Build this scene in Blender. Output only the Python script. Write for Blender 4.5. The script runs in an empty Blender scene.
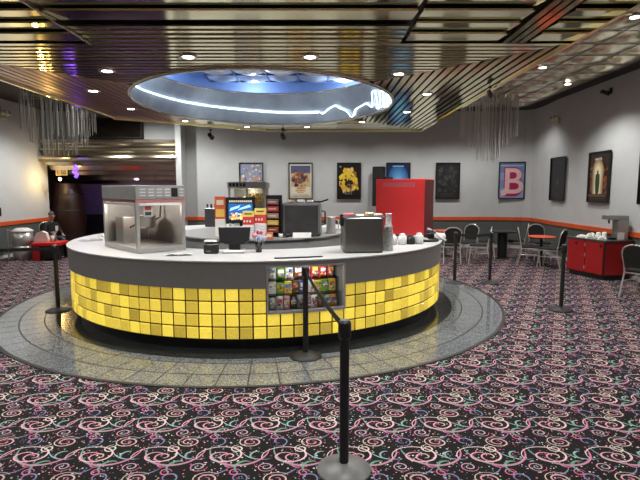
import bpy, math, random
from mathutils import Vector, Matrix
random.seed(7)
S = bpy.context.scene
COL = S.collection
PI = math.pi
R = math.radians
CX, CY = -0.94, 7.84          # centre of the round bar and of the ceiling recess

# ------------------------------------------------------------------ materials
def nt(m):
    m.use_nodes = True
    return m.node_tree.nodes, m.node_tree.links
def mat(name, col, rough=.5, metal=0., var=.0, scale=8., bump=0., bscale=None, emit=None, estr=0., alpha=1., stretch=None, spec=None, attr=None, coat=0.):
    m = bpy.data.materials.new(name)
    N, L = nt(m)
    b = N['Principled BSDF']
    b.inputs['Base Color'].default_value = (*col, 1)
    b.inputs['Roughness'].default_value = rough
    b.inputs['Metallic'].default_value = metal
    if spec is not None: b.inputs['Specular IOR Level'].default_value = spec
    if coat: b.inputs['Coat Weight'].default_value = coat
    if var or bump:
        tc = N.new('ShaderNodeTexCoord'); mp = N.new('ShaderNodeMapping')
        if stretch: mp.inputs['Scale'].default_value = stretch
        L.new(tc.outputs['Object'], mp.inputs['Vector'])
        nz = N.new('ShaderNodeTexNoise'); nz.inputs['Scale'].default_value = scale; nz.inputs['Detail'].default_value = 4
        L.new(mp.outputs['Vector'], nz.inputs['Vector'])
        if var:
            mr = N.new('ShaderNodeMapRange')
            mr.inputs['From Min'].default_value = .3; mr.inputs['From Max'].default_value = .7
            mr.inputs['To Min'].default_value = 1 - var; mr.inputs['To Max'].default_value = 1 + var
            L.new(nz.outputs['Fac'], mr.inputs['Value'])
            mx = N.new('ShaderNodeVectorMath'); mx.operation = 'SCALE'
            mx.inputs[0].default_value = col
            L.new(mr.outputs['Result'], mx.inputs['Scale'])
            L.new(mx.outputs['Vector'], b.inputs['Base Color'])
        if bump:
            bp = N.new('ShaderNodeBump'); bp.inputs['Strength'].default_value = bump; bp.inputs['Distance'].default_value = .02
            if bscale:
                n2 = N.new('ShaderNodeTexNoise'); n2.inputs['Scale'].default_value = bscale
                L.new(mp.outputs['Vector'], n2.inputs['Vector']); L.new(n2.outputs['Fac'], bp.inputs['Height'])
            else: L.new(nz.outputs['Fac'], bp.inputs['Height'])
            L.new(bp.outputs['Normal'], b.inputs['Normal'])
    if emit:
        b.inputs['Emission Color'].default_value = (*emit, 1); b.inputs['Emission Strength'].default_value = estr
    if attr:
        a = N.new('ShaderNodeAttribute'); a.attribute_name = 'Col'
        L.new(a.outputs['Color'], b.inputs['Base Color'])
        if attr == 'emit':
            L.new(a.outputs['Color'], b.inputs['Emission Color']); b.inputs['Emission Strength'].default_value = estr
    return m
def glass_mat(name, tint=(1, 1, 1), refl=.12, rough=.02):
    m = bpy.data.materials.new(name); N, L = nt(m)
    N.remove(N['Principled BSDF'])
    t = N.new('ShaderNodeBsdfTransparent'); t.inputs['Color'].default_value = (*tint, 1)
    g = N.new('ShaderNodeBsdfGlossy'); g.inputs['Roughness'].default_value = rough
    f = N.new('ShaderNodeLayerWeight'); f.inputs['Blend'].default_value = .25
    mr = N.new('ShaderNodeMapRange'); mr.inputs['To Min'].default_value = refl * .5; mr.inputs['To Max'].default_value = min(1, refl * 4)
    L.new(f.outputs['Fresnel'], mr.inputs['Value'])
    mx = N.new('ShaderNodeMixShader')
    L.new(mr.outputs['Result'], mx.inputs['Fac']); L.new(t.outputs[0], mx.inputs[1]); L.new(g.outputs[0], mx.inputs[2])
    L.new(mx.outputs[0], N['Material Output'].inputs['Surface'])
    return m

M = {}
M['wall'] = mat('wall_paint', (.575, .60, .605), .75, var=.03, scale=3, bump=.05, bscale=120)
M['wain'] = mat('wainscot_vinyl', (.105, .12, .115), .6, var=.06, scale=14)
M['orange'] = mat('orange_rail', (.72, .115, .03), .35, var=.06, scale=6)
M['orange_top'] = mat('orange_laminate', (.80, .11, .05), .35, var=.04, scale=6)
M['dark'] = mat('dark_paint', (.012, .011, .010), .6, var=.1, scale=4)
M['black'] = mat('black_plastic', (.010, .010, .011), .42, var=.1, scale=20)
M['blackmat'] = mat('black_fabric', (.014, .013, .014), .85, var=.25, scale=60, bump=.2)
M['belt'] = mat('belt_webbing', (.01, .01, .011), .7, var=.2, scale=80)
M['postblk'] = mat('black_powder_coat', (.010, .010, .011), .55, var=.1, scale=40)
M['greybase'] = mat('grey_base_enamel', (.15, .15, .15), .40, var=.07, scale=30)
M['steel'] = mat('brushed_steel', (.62, .61, .59), .36, .72, var=.06, scale=30, stretch=(1, 1, 14))
M['steel_dk'] = mat('dim_steel', (.36, .35, .34), .36, .65, var=.08, scale=26, stretch=(1, 1, 12))
M['chrome'] = mat('silver_tube', (.66, .65, .63), .30, .6, var=.04, scale=30)
M['laminate'] = mat('counter_laminate', (.54, .54, .535), .32, var=.05, scale=60)
M['fascia'] = mat('grey_fascia', (.215, .207, .196), .42, var=.04, scale=10)
M['island'] = mat('island_grey', (.25, .25, .25), .45, var=.04, scale=10)
M['islandtop'] = mat('island_top', (.26, .26, .26), .4, var=.04, scale=20)
M['kick'] = mat('kick_black', (.008, .008, .009), .3, var=.2, scale=30)
M['red'] = mat('red_enamel', (.56, .030, .030), .34, var=.03, scale=5)
M['redlam'] = mat('red_laminate', (.40, .010, .012), .36, var=.05, scale=7)
M['redtab'] = mat('red_bench_top', (.62, .02, .02), .4, var=.06, scale=8)
M['white'] = mat('white_plastic', (.78, .77, .75), .4, var=.03, scale=12)
M['paper'] = mat('white_paper', (.84, .83, .79), .8, var=.05, scale=18, bump=.15)
M['bronze'] = mat('bronze_mirror', (.64, .58, .47), .17, 1., var=.10, scale=1.3, stretch=(.4, 3, 3), bump=.03, bscale=2.5)
M['gold'] = mat('gold_slat', (1.0, .89, .54), .11, 1., var=.10, scale=1.2, stretch=(1, 1, 1), bump=.05, bscale=2.2)
M['goldw'] = mat('wide_gold_slat', (1.0, .93, .58), .10, 1., var=.12, scale=.9, bump=.07, bscale=1.6)
M['copper'] = mat('brown_slat', (.72, .50, .33), .28, 1., var=.12, scale=1.5, bump=.05, bscale=2)
M['tile'] = mat('champagne_tile', (.78, .71, .52), .22, .9, var=.06, scale=2)
M['tilegrid'] = mat('tile_grid', (.30, .27, .20), .4, .6, var=.08, scale=10)
M['silver_tile'] = mat('silver_tile', (.82, .81, .77), .26, .25, var=.05, scale=2)
M['drum'] = mat('recess_band', (.46, .56, .66), .26, .35, var=.15, scale=3, stretch=(1, 1, .3))
M['blue'] = mat('blue_ceiling_paint', (.16, .25, .44), .6, var=.06, scale=3)
M['neon'] = mat('neon_tube_glow', (.9, .95, 1), .3, emit=(.80, .93, 1.0), estr=5.5)
M['lens'] = mat('lamp_lens_glow', (1, 1, 1), .3, emit=(1, .95, .86), estr=14.)
M['warm'] = mat('warm_bulb_glow', (1, .8, .4), .3, emit=(1, .72, .25), estr=16.)
M['violet'] = mat('violet_tube_glow', (.2, .1, .8), .3, emit=(.17, .05, .9), estr=1.6)
M['trimring'] = mat('lamp_trim', (.62, .58, .50), .25, .9, var=.05, scale=20)
M['purple'] = mat('purple_wall_paint', (.17, .12, .22), .7, var=.06, scale=3)
M['wood'] = mat('dark_red_wood', (.022, .007, .005), .42, var=.35, scale=6, stretch=(6, 6, .6))
M['rod'] = mat('acrylic_rod', (.88, .87, .83), .12, .1, var=.12, scale=8, stretch=(1, 1, .2))
M['block'] = mat('glass_block', (.8, .6, .1), .16, attr='emit', estr=.60)
M['smoke'] = mat('tinted_window', (.016, .011, .008), .08, var=.2, scale=3)
M['skin'] = mat('skin', (.50, .28, .19), .55, var=.05, scale=20)
M['jeans'] = mat('blue_grey_denim', (.07, .085, .11), .85, var=.2, scale=60)
M['hair'] = mat('grey_hair', (.10, .08, .07), .8, var=.3, scale=60)
M['pane'] = glass_mat('clear_pane', (.97, .98, .97), .035)
M['acryl'] = glass_mat('clear_plastic', (.88, .90, .90), .25, .06)
M['prod'] = mat('printed_pack', (1, 1, 1), .3, attr='base')
M['print'] = mat('poster_print', (1, 1, 1), .35, attr='base')
def solid(name, c, rough=.45, **k): 
    if name not in M: M[name] = mat(name, c, rough, var=k.pop('var', .05), scale=k.pop('scale', 14), **k)
    return M[name]

# block surface: fine woven relief
N, L = nt(M['block'])
tc = N.new('ShaderNodeTexCoord'); ck = N.new('ShaderNodeTexVoronoi'); ck.inputs['Scale'].default_value = 58
L.new(tc.outputs['Object'], ck.inputs['Vector'])
bp = N.new('ShaderNodeBump'); bp.inputs['Strength'].default_value = .5; bp.inputs['Distance'].default_value = .01
mr = N.new('ShaderNodeMapRange'); mr.inputs['From Max'].default_value = .6; mr.inputs['To Min'].default_value = .66; mr.inputs['To Max'].default_value = 1.08
L.new(ck.outputs['Distance'], mr.inputs['Value']); at = [n_ for n_ in N if n_.type == 'ATTRIBUTE'][0]
vm = N.new('ShaderNodeVectorMath'); vm.operation = 'SCALE'; L.new(at.outputs['Color'], vm.inputs[0]); L.new(mr.outputs['Result'], vm.inputs['Scale'])
L.new(vm.outputs['Vector'], N['Principled BSDF'].inputs['Emission Color'])
L.new(ck.outputs['Distance'], bp.inputs['Height']); L.new(bp.outputs['Normal'], N['Principled BSDF'].inputs['Normal'])

# terrazzo (granite flecks)
def granite(name, base, lo, hi, rough):
    m = mat(name, base, rough, spec=.9); N, L = nt(m); b = N['Principled BSDF']
    tc = N.new('ShaderNodeTexCoord')
    v = N.new('ShaderNodeTexVoronoi'); v.inputs['Scale'].default_value = 120
    n = N.new('ShaderNodeTexNoise'); n.inputs['Scale'].default_value = 55; n.inputs['Detail'].default_value = 5
    L.new(tc.outputs['Object'], v.inputs['Vector']); L.new(tc.outputs['Object'], n.inputs['Vector'])
    sp = N.new('ShaderNodeSeparateColor'); L.new(v.outputs['Color'], sp.inputs['Color'])
    ad = N.new('ShaderNodeMath'); ad.operation = 'MULTIPLY_ADD'; ad.inputs[1].default_value = .55
    L.new(sp.outputs[0], ad.inputs[0]); 
    s2 = N.new('ShaderNodeMath'); s2.operation = 'MULTIPLY'; s2.inputs[1].default_value = .45
    L.new(n.outputs['Fac'], s2.inputs[0]); L.new(s2.outputs[0], ad.inputs[2])
    cr = N.new('ShaderNodeValToRGB'); e = cr.color_ramp.elements
    e[0].position = .15; e[0].color = (*lo, 1); e[1].position = .85; e[1].color = (*hi, 1)
    k = e.new(.5); k.color = (*base, 1)
    L.new(ad.outputs[0], cr.inputs['Fac']); L.new(cr.outputs['Color'], b.inputs['Base Color'])
    return m
M['granite'] = granite('grey_granite', (.138, .150, .160), (.05, .055, .06), (.30, .315, .33), .085)
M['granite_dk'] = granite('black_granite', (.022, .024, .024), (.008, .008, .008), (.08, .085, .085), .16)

# carpet ------------------------------------------------------------------
def swirl_group():
    g = bpy.data.node_groups.new('carpet_swirl', 'ShaderNodeTree')
    I = g.interface
    I.new_socket('P', in_out='INPUT', socket_type='NodeSocketVector')
    for s in ('cx', 'cy', 'r0', 'r1', 'turns', 'phase', 'dir', 'width', 'flat'):
        I.new_socket(s, in_out='INPUT', socket_type='NodeSocketFloat')
    I.new_socket('Mask', in_out='OUTPUT', socket_type='NodeSocketFloat')
    I.new_socket('T', in_out='OUTPUT', socket_type='NodeSocketFloat')
    N, L = g.nodes, g.links
    gi = N.new('NodeGroupInput'); go = N.new('NodeGroupOutput')
    def m(op, a, b=None, c=None):
        n = N.new('ShaderNodeMath'); n.operation = op
        for k, v in enumerate((a, b, c)):
            if v is None: continue
            if isinstance(v, (int, float)): n.inputs[k].default_value = v
            else: L.new(v, n.inputs[k])
        return n.outputs[0]
    i = {s.name: s for s in gi.outputs}
    sx = N.new('ShaderNodeSeparateXYZ'); L.new(i['P'], sx.inputs[0])
    qx = m('SUBTRACT', sx.outputs[0], i['cx']); qy = m('SUBTRACT', sx.outputs[1], i['cy'])
    row = m('ROUND', qy)
    y = m('SUBTRACT', qy, row)
    x1 = m('SUBTRACT', qx, m('MULTIPLY', row, .5))
    x = m('SUBTRACT', x1, m('ROUND', x1))
    y = m('MULTIPLY', y, i['flat'])
    r = m('SQRT', m('ADD', m('MULTIPLY', x, x), m('MULTIPLY', y, y)))
    th = m('ARCTAN2', m('MULTIPLY', y, i['dir']), x)
    s = m('FRACT', m('ADD', m('DIVIDE', m('SUBTRACT', th, i['phase']), 2 * PI), 2.0))
    pitch = m('DIVIDE', m('SUBTRACT', i['r1'], i['r0']), i['turns'])
    u = m('SUBTRACT', m('DIVIDE', m('SUBTRACT', r, i['r0']), pitch), s)
    n = m('ROUND', u)
    dist = m('MULTIPLY', m('ABSOLUTE', m('SUBTRACT', u, n)), m('ABSOLUTE', pitch))
    t = m('DIVIDE', m('ADD', s, n), i['turns'])
    taper = m('MULTIPLY', i['width'], m('ADD', .30, m('MULTIPLY', .70, m('SINE', m('MULTIPLY', t, PI)))))
    ok = m('MULTIPLY', m('GREATER_THAN', t, 0.), m('LESS_THAN', t, 1.))
    mask = m('MULTIPLY', m('LESS_THAN', dist, taper), ok)
    L.new(mask, go.inputs['Mask']); L.new(t, go.inputs['T'])
    return g
def carpet():
    m = mat('swirl_carpet', (.02, .015, .02), .92, spec=.15); N, L = nt(m); b = N['Principled BSDF']
    tc = N.new('ShaderNodeTexCoord'); sc = N.new('ShaderNodeVectorMath'); sc.operation = 'SCALE'
    L.new(tc.outputs['Object'], sc.inputs[0]); sc.inputs['Scale'].default_value = 1 / .43
    # slight wobble so the strokes look drawn
    P = sc.outputs['Vector']
    g = swirl_group()
    W, PK, HP, TL, AQ, PU, YL, BL, GN, OR = (.68, .58, .55), (.62, .17, .31), (.48, .07, .16), (.10, .30, .26), (.30, .48, .46), (.24, .14, .31), (.54, .52, .38), (.16, .22, .36), (.14, .28, .16), (.48, .17, .11)
    # cx, cy, r0, r1, turns, start(deg), dir, width, flat, colour A, colour B
    st = [
        (.00, .00, .40, .050, 1.6, 165, -1, .017, 1.35, W, PK),
        (.10, -.03, .17, .04, 1.2, 20, -1, .014, 1.2, PK, YL),
        (.27, .20, .50, .43, .52, 172, 1, .022, 1.0, TL, PK),
        (.38, .40, .21, .03, 2.2, 40, 1, .013, 1.25, YL, PK),
        (-.42, .30, .36, .42, .22, 215, 1, .012, 1.0, AQ, BL),
        (.42, -.28, .20, .12, .42, 130, -1, .022, 1.0, TL, GN),
        (-.30, -.30, .14, .02, 1.8, 0, -1, .011, 1.1, PK, AQ),
        (.20, .20, .11, .03, 1.4, 90, 1, .012, 1.0, W, YL),
        (-.16, .42, .15, .05, 1.1, 250, 1, .013, 1.0, BL, PU),
        (.16, -.22, .10, .07, .6, 20, -1, .014, 1.0, HP, PK),
        (-.46, .02, .12, .10, .5, 100, -1, .015, 1.0, GN, AQ),
        (.26, -.44, .09, .02, 1.5, 10, 1, .011, 1.0, PK, HP),
        (-.10, -.17, .34, .30, .22, 250, 1, .012, 1.0, PU, BL),
    ]
    # confetti dots
    v = N.new('ShaderNodeTexVoronoi'); v.inputs['Scale'].default_value = 21; L.new(P, v.inputs['Vector'])
    sep = N.new('ShaderNodeSeparateColor'); L.new(v.outputs['Color'], sep.inputs['Color'])
    cr = N.new('ShaderNodeValToRGB'); cr.color_ramp.interpolation = 'CONSTANT'
    e = cr.color_ramp.elements; e[0].color = (*W, 1); e[1].position = .2; e[1].color = (*HP, 1)
    for pos, c in ((.4, AQ), (.55, PK), (.7, YL), (.85, BL)):
        k = e.new(pos); k.color = (*c, 1)
    L.new(sep.outputs[0], cr.inputs['Fac'])
    sz = N.new('ShaderNodeMath'); sz.operation = 'MULTIPLY'; sz.inputs[1].default_value = .36; L.new(sep.outputs[1], sz.inputs[0])
    dm = N.new('ShaderNodeMath'); dm.operation = 'LESS_THAN'; L.new(v.outputs['Distance'], dm.inputs[0]); L.new(sz.outputs[0], dm.inputs[1])
    def mixc(fac, a, c):
        x = N.new('ShaderNodeMix'); x.data_type = 'RGBA'
        if isinstance(fac, float): x.inputs[0].default_value = fac
        else: L.new(fac, x.inputs[0])
        for k, q in ((6, a), (7, c)):
            if isinstance(q, tuple): x.inputs[k].default_value = (*q, 1)
            else: L.new(q, x.inputs[k])
        return x.outputs[2]
    cur = mixc(dm.outputs[0], (.010, .0095, .009), cr.outputs['Color'])
    for cx, cy, r0, r1, tn, ph, d, w, fl, A, B in reversed(st):
        n = N.new('ShaderNodeGroup'); n.node_tree = g; L.new(P, n.inputs['P'])
        for k, q in zip(('cx', 'cy', 'r0', 'r1', 'turns', 'phase', 'dir', 'width', 'flat'), (cx, cy, r0, r1, tn, R(ph), d, w, fl)): n.inputs[k].default_value = q
        cur = mixc(n.outputs['Mask'], cur, mixc(n.outputs['T'], A, B))
    pile = N.new('ShaderNodeTexNoise'); pile.inputs['Scale'].default_value = 160; L.new(tc.outputs['Object'], pile.inputs['Vector'])
    L.new(cur, b.inputs['Base Color'])
    bp = N.new('ShaderNodeBump'); bp.inputs['Strength'].default_value = .25; bp.inputs['Distance'].default_value = .01
    L.new(pile.outputs['Fac'], bp.inputs['Height']); L.new(bp.outputs['Normal'], b.inputs['Normal'])
    return m
M['carpet'] = carpet()

# ------------------------------------------------------------------ mesh builder
class MB:
    def __init__(s): s.v = []; s.f = []; s.c = []; s.sm = []; s.col = (1, 1, 1); s.X = None
    def add(s, vs, fs, smooth=False):
        o = len(s.v)
        if s.X is not None: vs = [tuple(s.X @ Vector(p)) for p in vs]
        s.v += [tuple(p) for p in vs]
        for f in fs: s.f.append([o + i for i in f]); s.c.append(s.col); s.sm.append(smooth)
    def box(s, x0, x1, y0, y1, z0, z1, bev=0.):
        if bev <= 0:
            vs = [(x, y, z) for z in (z0, z1) for y in (y0, y1) for x in (x0, x1)]
            s.add(vs, [(0, 2, 3, 1), (4, 5, 7, 6), (0, 1, 5, 4), (2, 6, 7, 3), (0, 4, 6, 2), (1, 3, 7, 5)]); return
        b = min(bev, (x1 - x0) * .45, (y1 - y0) * .45, (z1 - z0) * .45)
        P = [(x0 + b, y0), (x1 - b, y0), (x1, y0 + b), (x1, y1 - b), (x1 - b, y1), (x0 + b, y1), (x0, y1 - b), (x0, y0 + b)]
        Q = [(x0 + b, y0 + b), (x1 - b, y0 + b), (x1 - b, y0 + b), (x1 - b, y1 - b), (x1 - b, y1 - b), (x0 + b, y1 - b), (x0 + b, y1 - b), (x0 + b, y0 + b)]
        vs = [(x, y, z0) for x, y in Q] + [(x, y, z0 + b) for x, y in P] + [(x, y, z1 - b) for x, y in P] + [(x, y, z1) for x, y in Q]
        fs = [tuple(reversed(range(8))), tuple(range(24, 32))]
        for k in range(3):
            for i in range(8): j = (i + 1) % 8; fs.append((k * 8 + i, k * 8 + j, k * 8 + 8 + j, k * 8 + 8 + i))
        s.add(vs, fs)
    def cb(s, cx, cy, cz, sx, sy, sz, bev=0.): s.box(cx - sx / 2, cx + sx / 2, cy - sy / 2, cy + sy / 2, cz - sz / 2, cz + sz / 2, bev)
    def lathe(s, prof, cx=0., cy=0., n=24, a0=0., a1=2 * PI, sx=1., sy=1.):
        full = abs(a1 - a0 - 2 * PI) < 1e-6; m = n if full else n + 1
        vs = []
        for r, z in prof:
            for i in range(m):
                a = a0 + (a1 - a0) * i / n
                vs.append((cx + r * math.cos(a) * sx, cy + r * math.sin(a) * sy, z))
        fs = []
        for k in range(len(prof) - 1):
            for i in range(n):
                j = (i + 1) % m
                fs.append((k * m + i, k * m + j, (k + 1) * m + j, (k + 1) * m + i))
        s.add(vs, fs, True)
    def cyl(s, cx, cy, z0, z1, r, n=20, r1=None):
        r1 = r if r1 is None else r1
        vs = [(cx + q * math.cos(2 * PI * i / n), cy + q * math.sin(2 * PI * i / n), z) for q, z in ((r, z0), (r1, z1)) for i in range(n)]
        s.add(vs, [(i, (i + 1) % n, n + (i + 1) % n, n + i) for i in range(n)], True)
        s.add(vs, [tuple(reversed(range(n))), tuple(range(n, 2 * n))])
    def ring(s, r0, r1, z0, z1, a0=0., a1=360., n=96, cx=0., cy=0.):
        full = abs(a1 - a0 - 360) < 1e-6; m = n if full else n + 1
        vs = []
        for r, z in ((r0, z0), (r1, z0), (r1, z1), (r0, z1)):
            for i in range(m):
                a = R(a0 + (a1 - a0) * i / n); vs.append((cx + r * math.cos(a), cy + r * math.sin(a), z))
        for q, sm in ((0, False), (1, True), (2, False), (3, True)):
            fs = []
            for i in range(n):
                j = (i + 1) % m; p = (q + 1) % 4
                fs.append((q * m + i, q * m + j, p * m + j, p * m + i))
            s.add(vs, fs, sm)
        if not full:
            s.add(vs, [(0, m, 2 * m, 3 * m), (m - 1, 4 * m - 1, 3 * m - 1, 2 * m - 1)])
    def prism(s, poly, z0, z1, axis='z'):
        n = len(poly)
        if axis == 'z': vs = [(x, y, z) for z in (z0, z1) for x, y in poly]
        elif axis == 'y': vs = [(x, y, z) for y in (z0, z1) for x, z in poly]
        else: vs = [(x, y, z) for x in (z0, z1) for y, z in poly]
        s.add(vs, [tuple(reversed(range(n))), tuple(range(n, 2 * n))] + [(i, (i + 1) % n, n + (i + 1) % n, n + i) for i in range(n)])
    def tube(s, pts, r, n=8, closed=False, rs=None):
        pts = [Vector(p) for p in pts]; k = len(pts); vs = []
        up = None
        for i, p in enumerate(pts):
            if closed: d = pts[(i + 1) % k] - pts[i - 1]
            else: d = pts[min(i + 1, k - 1)] - pts[max(i - 1, 0)]
            d.normalize()
            if up is None:
                up = Vector((0, 0, 1)) if abs(d.z) < .9 else Vector((1, 0, 0))
            a = d.cross(up)
            if a.length < 1e-4: a = d.cross(Vector((0, 1, 0)))
            a.normalize(); b2 = a.cross(d).normalized(); up = b2
            q = rs[i] if rs else r
            for j in range(n):
                t = 2 * PI * j / n; vs.append(tuple(p + a * (q * math.cos(t)) + b2 * (q * math.sin(t))))
        fs = []
        for i in range(k if closed else k - 1):
            for j in range(n):
                i2 = (i + 1) % k; fs.append((i * n + j, i * n + (j + 1) % n, i2 * n + (j + 1) % n, i2 * n + j))
        s.add(vs, fs, True)
        if not closed: s.add(vs, [tuple(reversed(range(n))), tuple(range((k - 1) * n, k * n))])
    def sphere(s, c, r, n=12, sz=1.):
        prof = [(r * math.sin(PI * i / n), c[2] - r * sz * math.cos(PI * i / n)) for i in range(n + 1)]
        prof[0] = (1e-4, prof[0][1]); prof[-1] = (1e-4, prof[-1][1])
        s.lathe(prof, c[0], c[1], n * 2)
    def build(s, name, m, parent=None, loc=None, rz=None):
        me = bpy.data.meshes.new(name); me.from_pydata(s.v, [], s.f)
        me.polygons.foreach_set('use_smooth', s.sm)
        at = me.color_attributes.new('Col', 'FLOAT_COLOR', 'CORNER')
        buf = []
        for f, c in zip(s.f, s.c): buf += [c[0], c[1], c[2], 1.] * len(f)
        at.data.foreach_set('color', buf)
        me.materials.append(M[m] if isinstance(m, str) else m)
        import bmesh
        b = bmesh.new(); b.from_mesh(me); bmesh.ops.recalc_face_normals(b, faces=b.faces); b.to_mesh(me); b.free()
        o = bpy.data.objects.new(name, me); COL.objects.link(o)
        if parent: o.parent = parent
        if loc: o.location = loc
        if rz is not None: o.rotation_euler = (0, 0, rz)
        return o
def tag(o, label, cat, group=None, kind=None):
    o['label'] = label; o['category'] = cat
    if group: o['group'] = group
    if kind: o['kind'] = kind
    return o
def thing(name, label, cat, loc=(0, 0, 0), rz=0., group=None):
    o = bpy.data.objects.new(name, None); COL.objects.link(o); o.empty_display_size = .1
    o.location = loc; o.rotation_euler = (0, 0, rz)
    return tag(o, label, cat, group)
def struct(name, mb, m, loc=None):
    o = mb.build(name, m, None, loc); o['kind'] = 'structure'; return o
def dup(src, loc, rz, label, group=None):
    r = src.copy(); COL.objects.link(r); r.location = loc; r.rotation_euler = (0, 0, rz); r['label'] = label
    if group: r['group'] = group
    for ch in src.children:
        c = ch.copy(); COL.objects.link(c); c.parent = r
        for g in ch.children:
            d = g.copy(); COL.objects.link(d); d.parent = c
    return r
def text(body, name, m, size, parent, M4, ext=.002, bold=0.):
    cu = bpy.data.curves.new(name, 'FONT'); cu.body = body; cu.size = size; cu.extrude = ext
    cu.align_x = 'CENTER'; cu.align_y = 'CENTER'
    if bold: cu.offset = bold
    tmp = bpy.data.objects.new(name + '_outline', cu); COL.objects.link(tmp)
    dg = bpy.context.evaluated_depsgraph_get(); me = bpy.data.meshes.new_from_object(tmp.evaluated_get(dg)); me.name = name
    bpy.data.objects.remove(tmp); me.materials.clear(); me.materials.append(M[m] if isinstance(m, str) else m)
    o = bpy.data.objects.new(name, me); COL.objects.link(o)
    o.parent = parent; o.matrix_local = M4
    return o
FRONT = Matrix.Rotation(R(90), 4, 'X')      # text standing up, read from -Y
def arc(cx, cy, r, a0, a1, n): return [(cx + r * math.cos(R(a0 + (a1 - a0) * i / n)), cy + r * math.sin(R(a0 + (a1 - a0) * i / n))) for i in range(n + 1)]

# ------------------------------------------------------------------ room shell
XL, XR, YB, YF = -8.1, 6.1, 14.5, -5.0
b = MB(); b.box(XL - .3, XR + .5, YF, 18.5, -.1, 0); struct('floor', b, 'carpet')
# round granite apron about the bar
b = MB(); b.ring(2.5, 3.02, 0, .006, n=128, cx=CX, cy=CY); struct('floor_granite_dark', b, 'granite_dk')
b = MB()
for r0, r1 in ((3.03, 3.152), (3.168, 3.442), (3.458, 3.715)):
    nt_ = 80
    for k in range(nt_):
        a0 = k * 360 / nt_ + .10; a1 = (k + 1) * 360 / nt_ - .10
        b.ring(r0, r1, 0, .006, a0, a1, 2, CX, CY)
struct('floor_granite', b, 'granite')
b = MB(); b.ring(3.0, 3.72, 0, .003, n=128, cx=CX, cy=CY); b.ring(3.722, 3.76, 0, .008, n=128, cx=CX, cy=CY); struct('trim_1', b, 'dark')

# walls: lower vinyl, orange rail, upper paint along a path
def wall_path(name, path, rail_no, z1=4.05, lower=True):
    b = MB(); w = MB(); r = MB()
    for (xa, ya), (xb, yb) in zip(path[:-1], path[1:]):
        d = Vector((xb - xa, yb - ya)); n = Vector((d.y, -d.x)).normalized()      # towards the room
        def strip(mb, t0, t1, z0, z1):
            mb.prism([(xa + n.x * t0, ya + n.y * t0), (xb + n.x * t0, yb + n.y * t0), (xb + n.x * t1, yb + n.y * t1), (xa + n.x * t1, ya + n.y * t1)], z0, z1)
        strip(b, -.12, 0, 0, z1)
        if lower:
            strip(w, 0, .012, .10, .83); strip(r, 0, .035, .83, .93)
    struct(name, b, 'wall')
    if lower:
        struct('trim_%d' % rail_no, r, 'orange'); struct('trim_%d' % (rail_no + 1), w, 'wain')
back = [(-4.1, 14.5), (4.9, 14.5)]
corner = [(4.9, 14.5), (5.35, 14.46), (6.02, 14.27), (6.18, 14.1), (6.2, 13.8)]
right = [(6.2, 13.8), (6.18, 13.3), (6.1, 12.6), (6.1, YF)]
wall_path('wall_back', back, 2)
wall_path('wall_right', right, 4)
wall_path('wall_corner', corner, 14)
wall_path('wall_left', [(XL, YF), (XL, 14.4)], 6)
wall_path('wall_front', [(XR, YF), (XL, YF)], 0, lower=False)
b = MB(); b.box(-4.16, -4.0, 14.0, 14.6, 0, 4.05); struct('wall_pilaster', b, 'wall')
b = MB(); b.box(-4.0, -3.98, 14.02, 14.5, .83, .93); struct('trim_8', b, 'orange')
b = MB(); b.box(XL - .3, -4.1, 14.5, 14.62, 2.62, 4.05); struct('wall_header', b, 'wall')
# recess with the purple wall
b = MB(); b.box(XL - .4, -4.0, 16.6, 16.7, .88, 3); struct('wall_recess', b, 'purple')
b = MB(); b.box(XL - .4, -4.0, 16.57, 16.62, 0, .90); b.box(-4.12, -4.05, 14.6, 16.6, 0, 3); b.box(XL - .4, XL - .3, 14.7, 16.6, 0, 3); struct('trim_9', b, 'dark')
# ceiling deck high above
b = MB(); b.box(XL - .4, XR + .5, YF, 17, 4.05, 4.15); struct('ceiling', b, 'dark')

# stepped metal canopy over the recess
b = MB()
prof = [(14.02, 3.18), (14.0, 3.18), (14.0, 3.10), (14.06, 3.08), (14.10, 3.02), (14.06, 2.95), (14.0, 2.93), (14.0, 2.88), (14.08, 2.86), (14.16, 2.80), (14.08, 2.74), (13.94, 2.72), (13.92, 2.66), (13.98, 2.60), (13.94, 2.55), (14.12, 2.54), (14.2, 2.46), (14.45, 2.45), (14.5, 2.33), (14.9, 2.30), (14.95, 2.2), (15.4, 2.16), (15.45, 2.06), (15.9, 2.02), (15.95, 1.94), (16.6, 1.90), (16.6, 3.18)]
b.prism(prof, XL - .02, -4.16, 'x'); struct('ceiling_canopy', b, 'bronze')

# mirrored slat ceiling ------------------------------------------------------
ZS = 3.09; HS = 3.24; EX, EY = -.85, 7.80
def keep(P):
    # P: (x, y, z) polygon cut by the soffit's outline
    for nx, ny, dd in (( -1., 0., 3.88), (-.568, .823, .823 * 9.25 + .568 * 3.88)):
        out = []
        for i in range(len(P)):
            a, c = P[i], P[(i + 1) % len(P)]; fa = nx * a[0] + ny * a[1] - dd; fc = nx * c[0] + ny * c[1] - dd
            if fa <= 0: out.append(a)
            if fa * fc < 0:
                u = fa / (fa - fc); out.append(tuple(a[k] + (c[k] - a[k]) * u for k in range(len(a))))
        P = out
        if len(P) < 3: return []
    return P
def slab(dst, P, th=.016):
    n = len(P)
    if n < 3: return
    dst.add([p for p in P] + [(p[0], p[1], p[2] + th) for p in P], [tuple(range(n)), tuple(range(2 * n - 1, n - 1, -1))] + [(i, (i + 1) % n, n + (i + 1) % n, n + i) for i in range(n)])
TQ = random.Random(31)
def lean(y, lo=5.8, hi=9.4):
    # tilt is shaped so each slat mirrors the bright far wall into view
    return (math.degrees(math.atan(1.34 / y)) - TQ.uniform(lo, hi)) / 2
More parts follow.
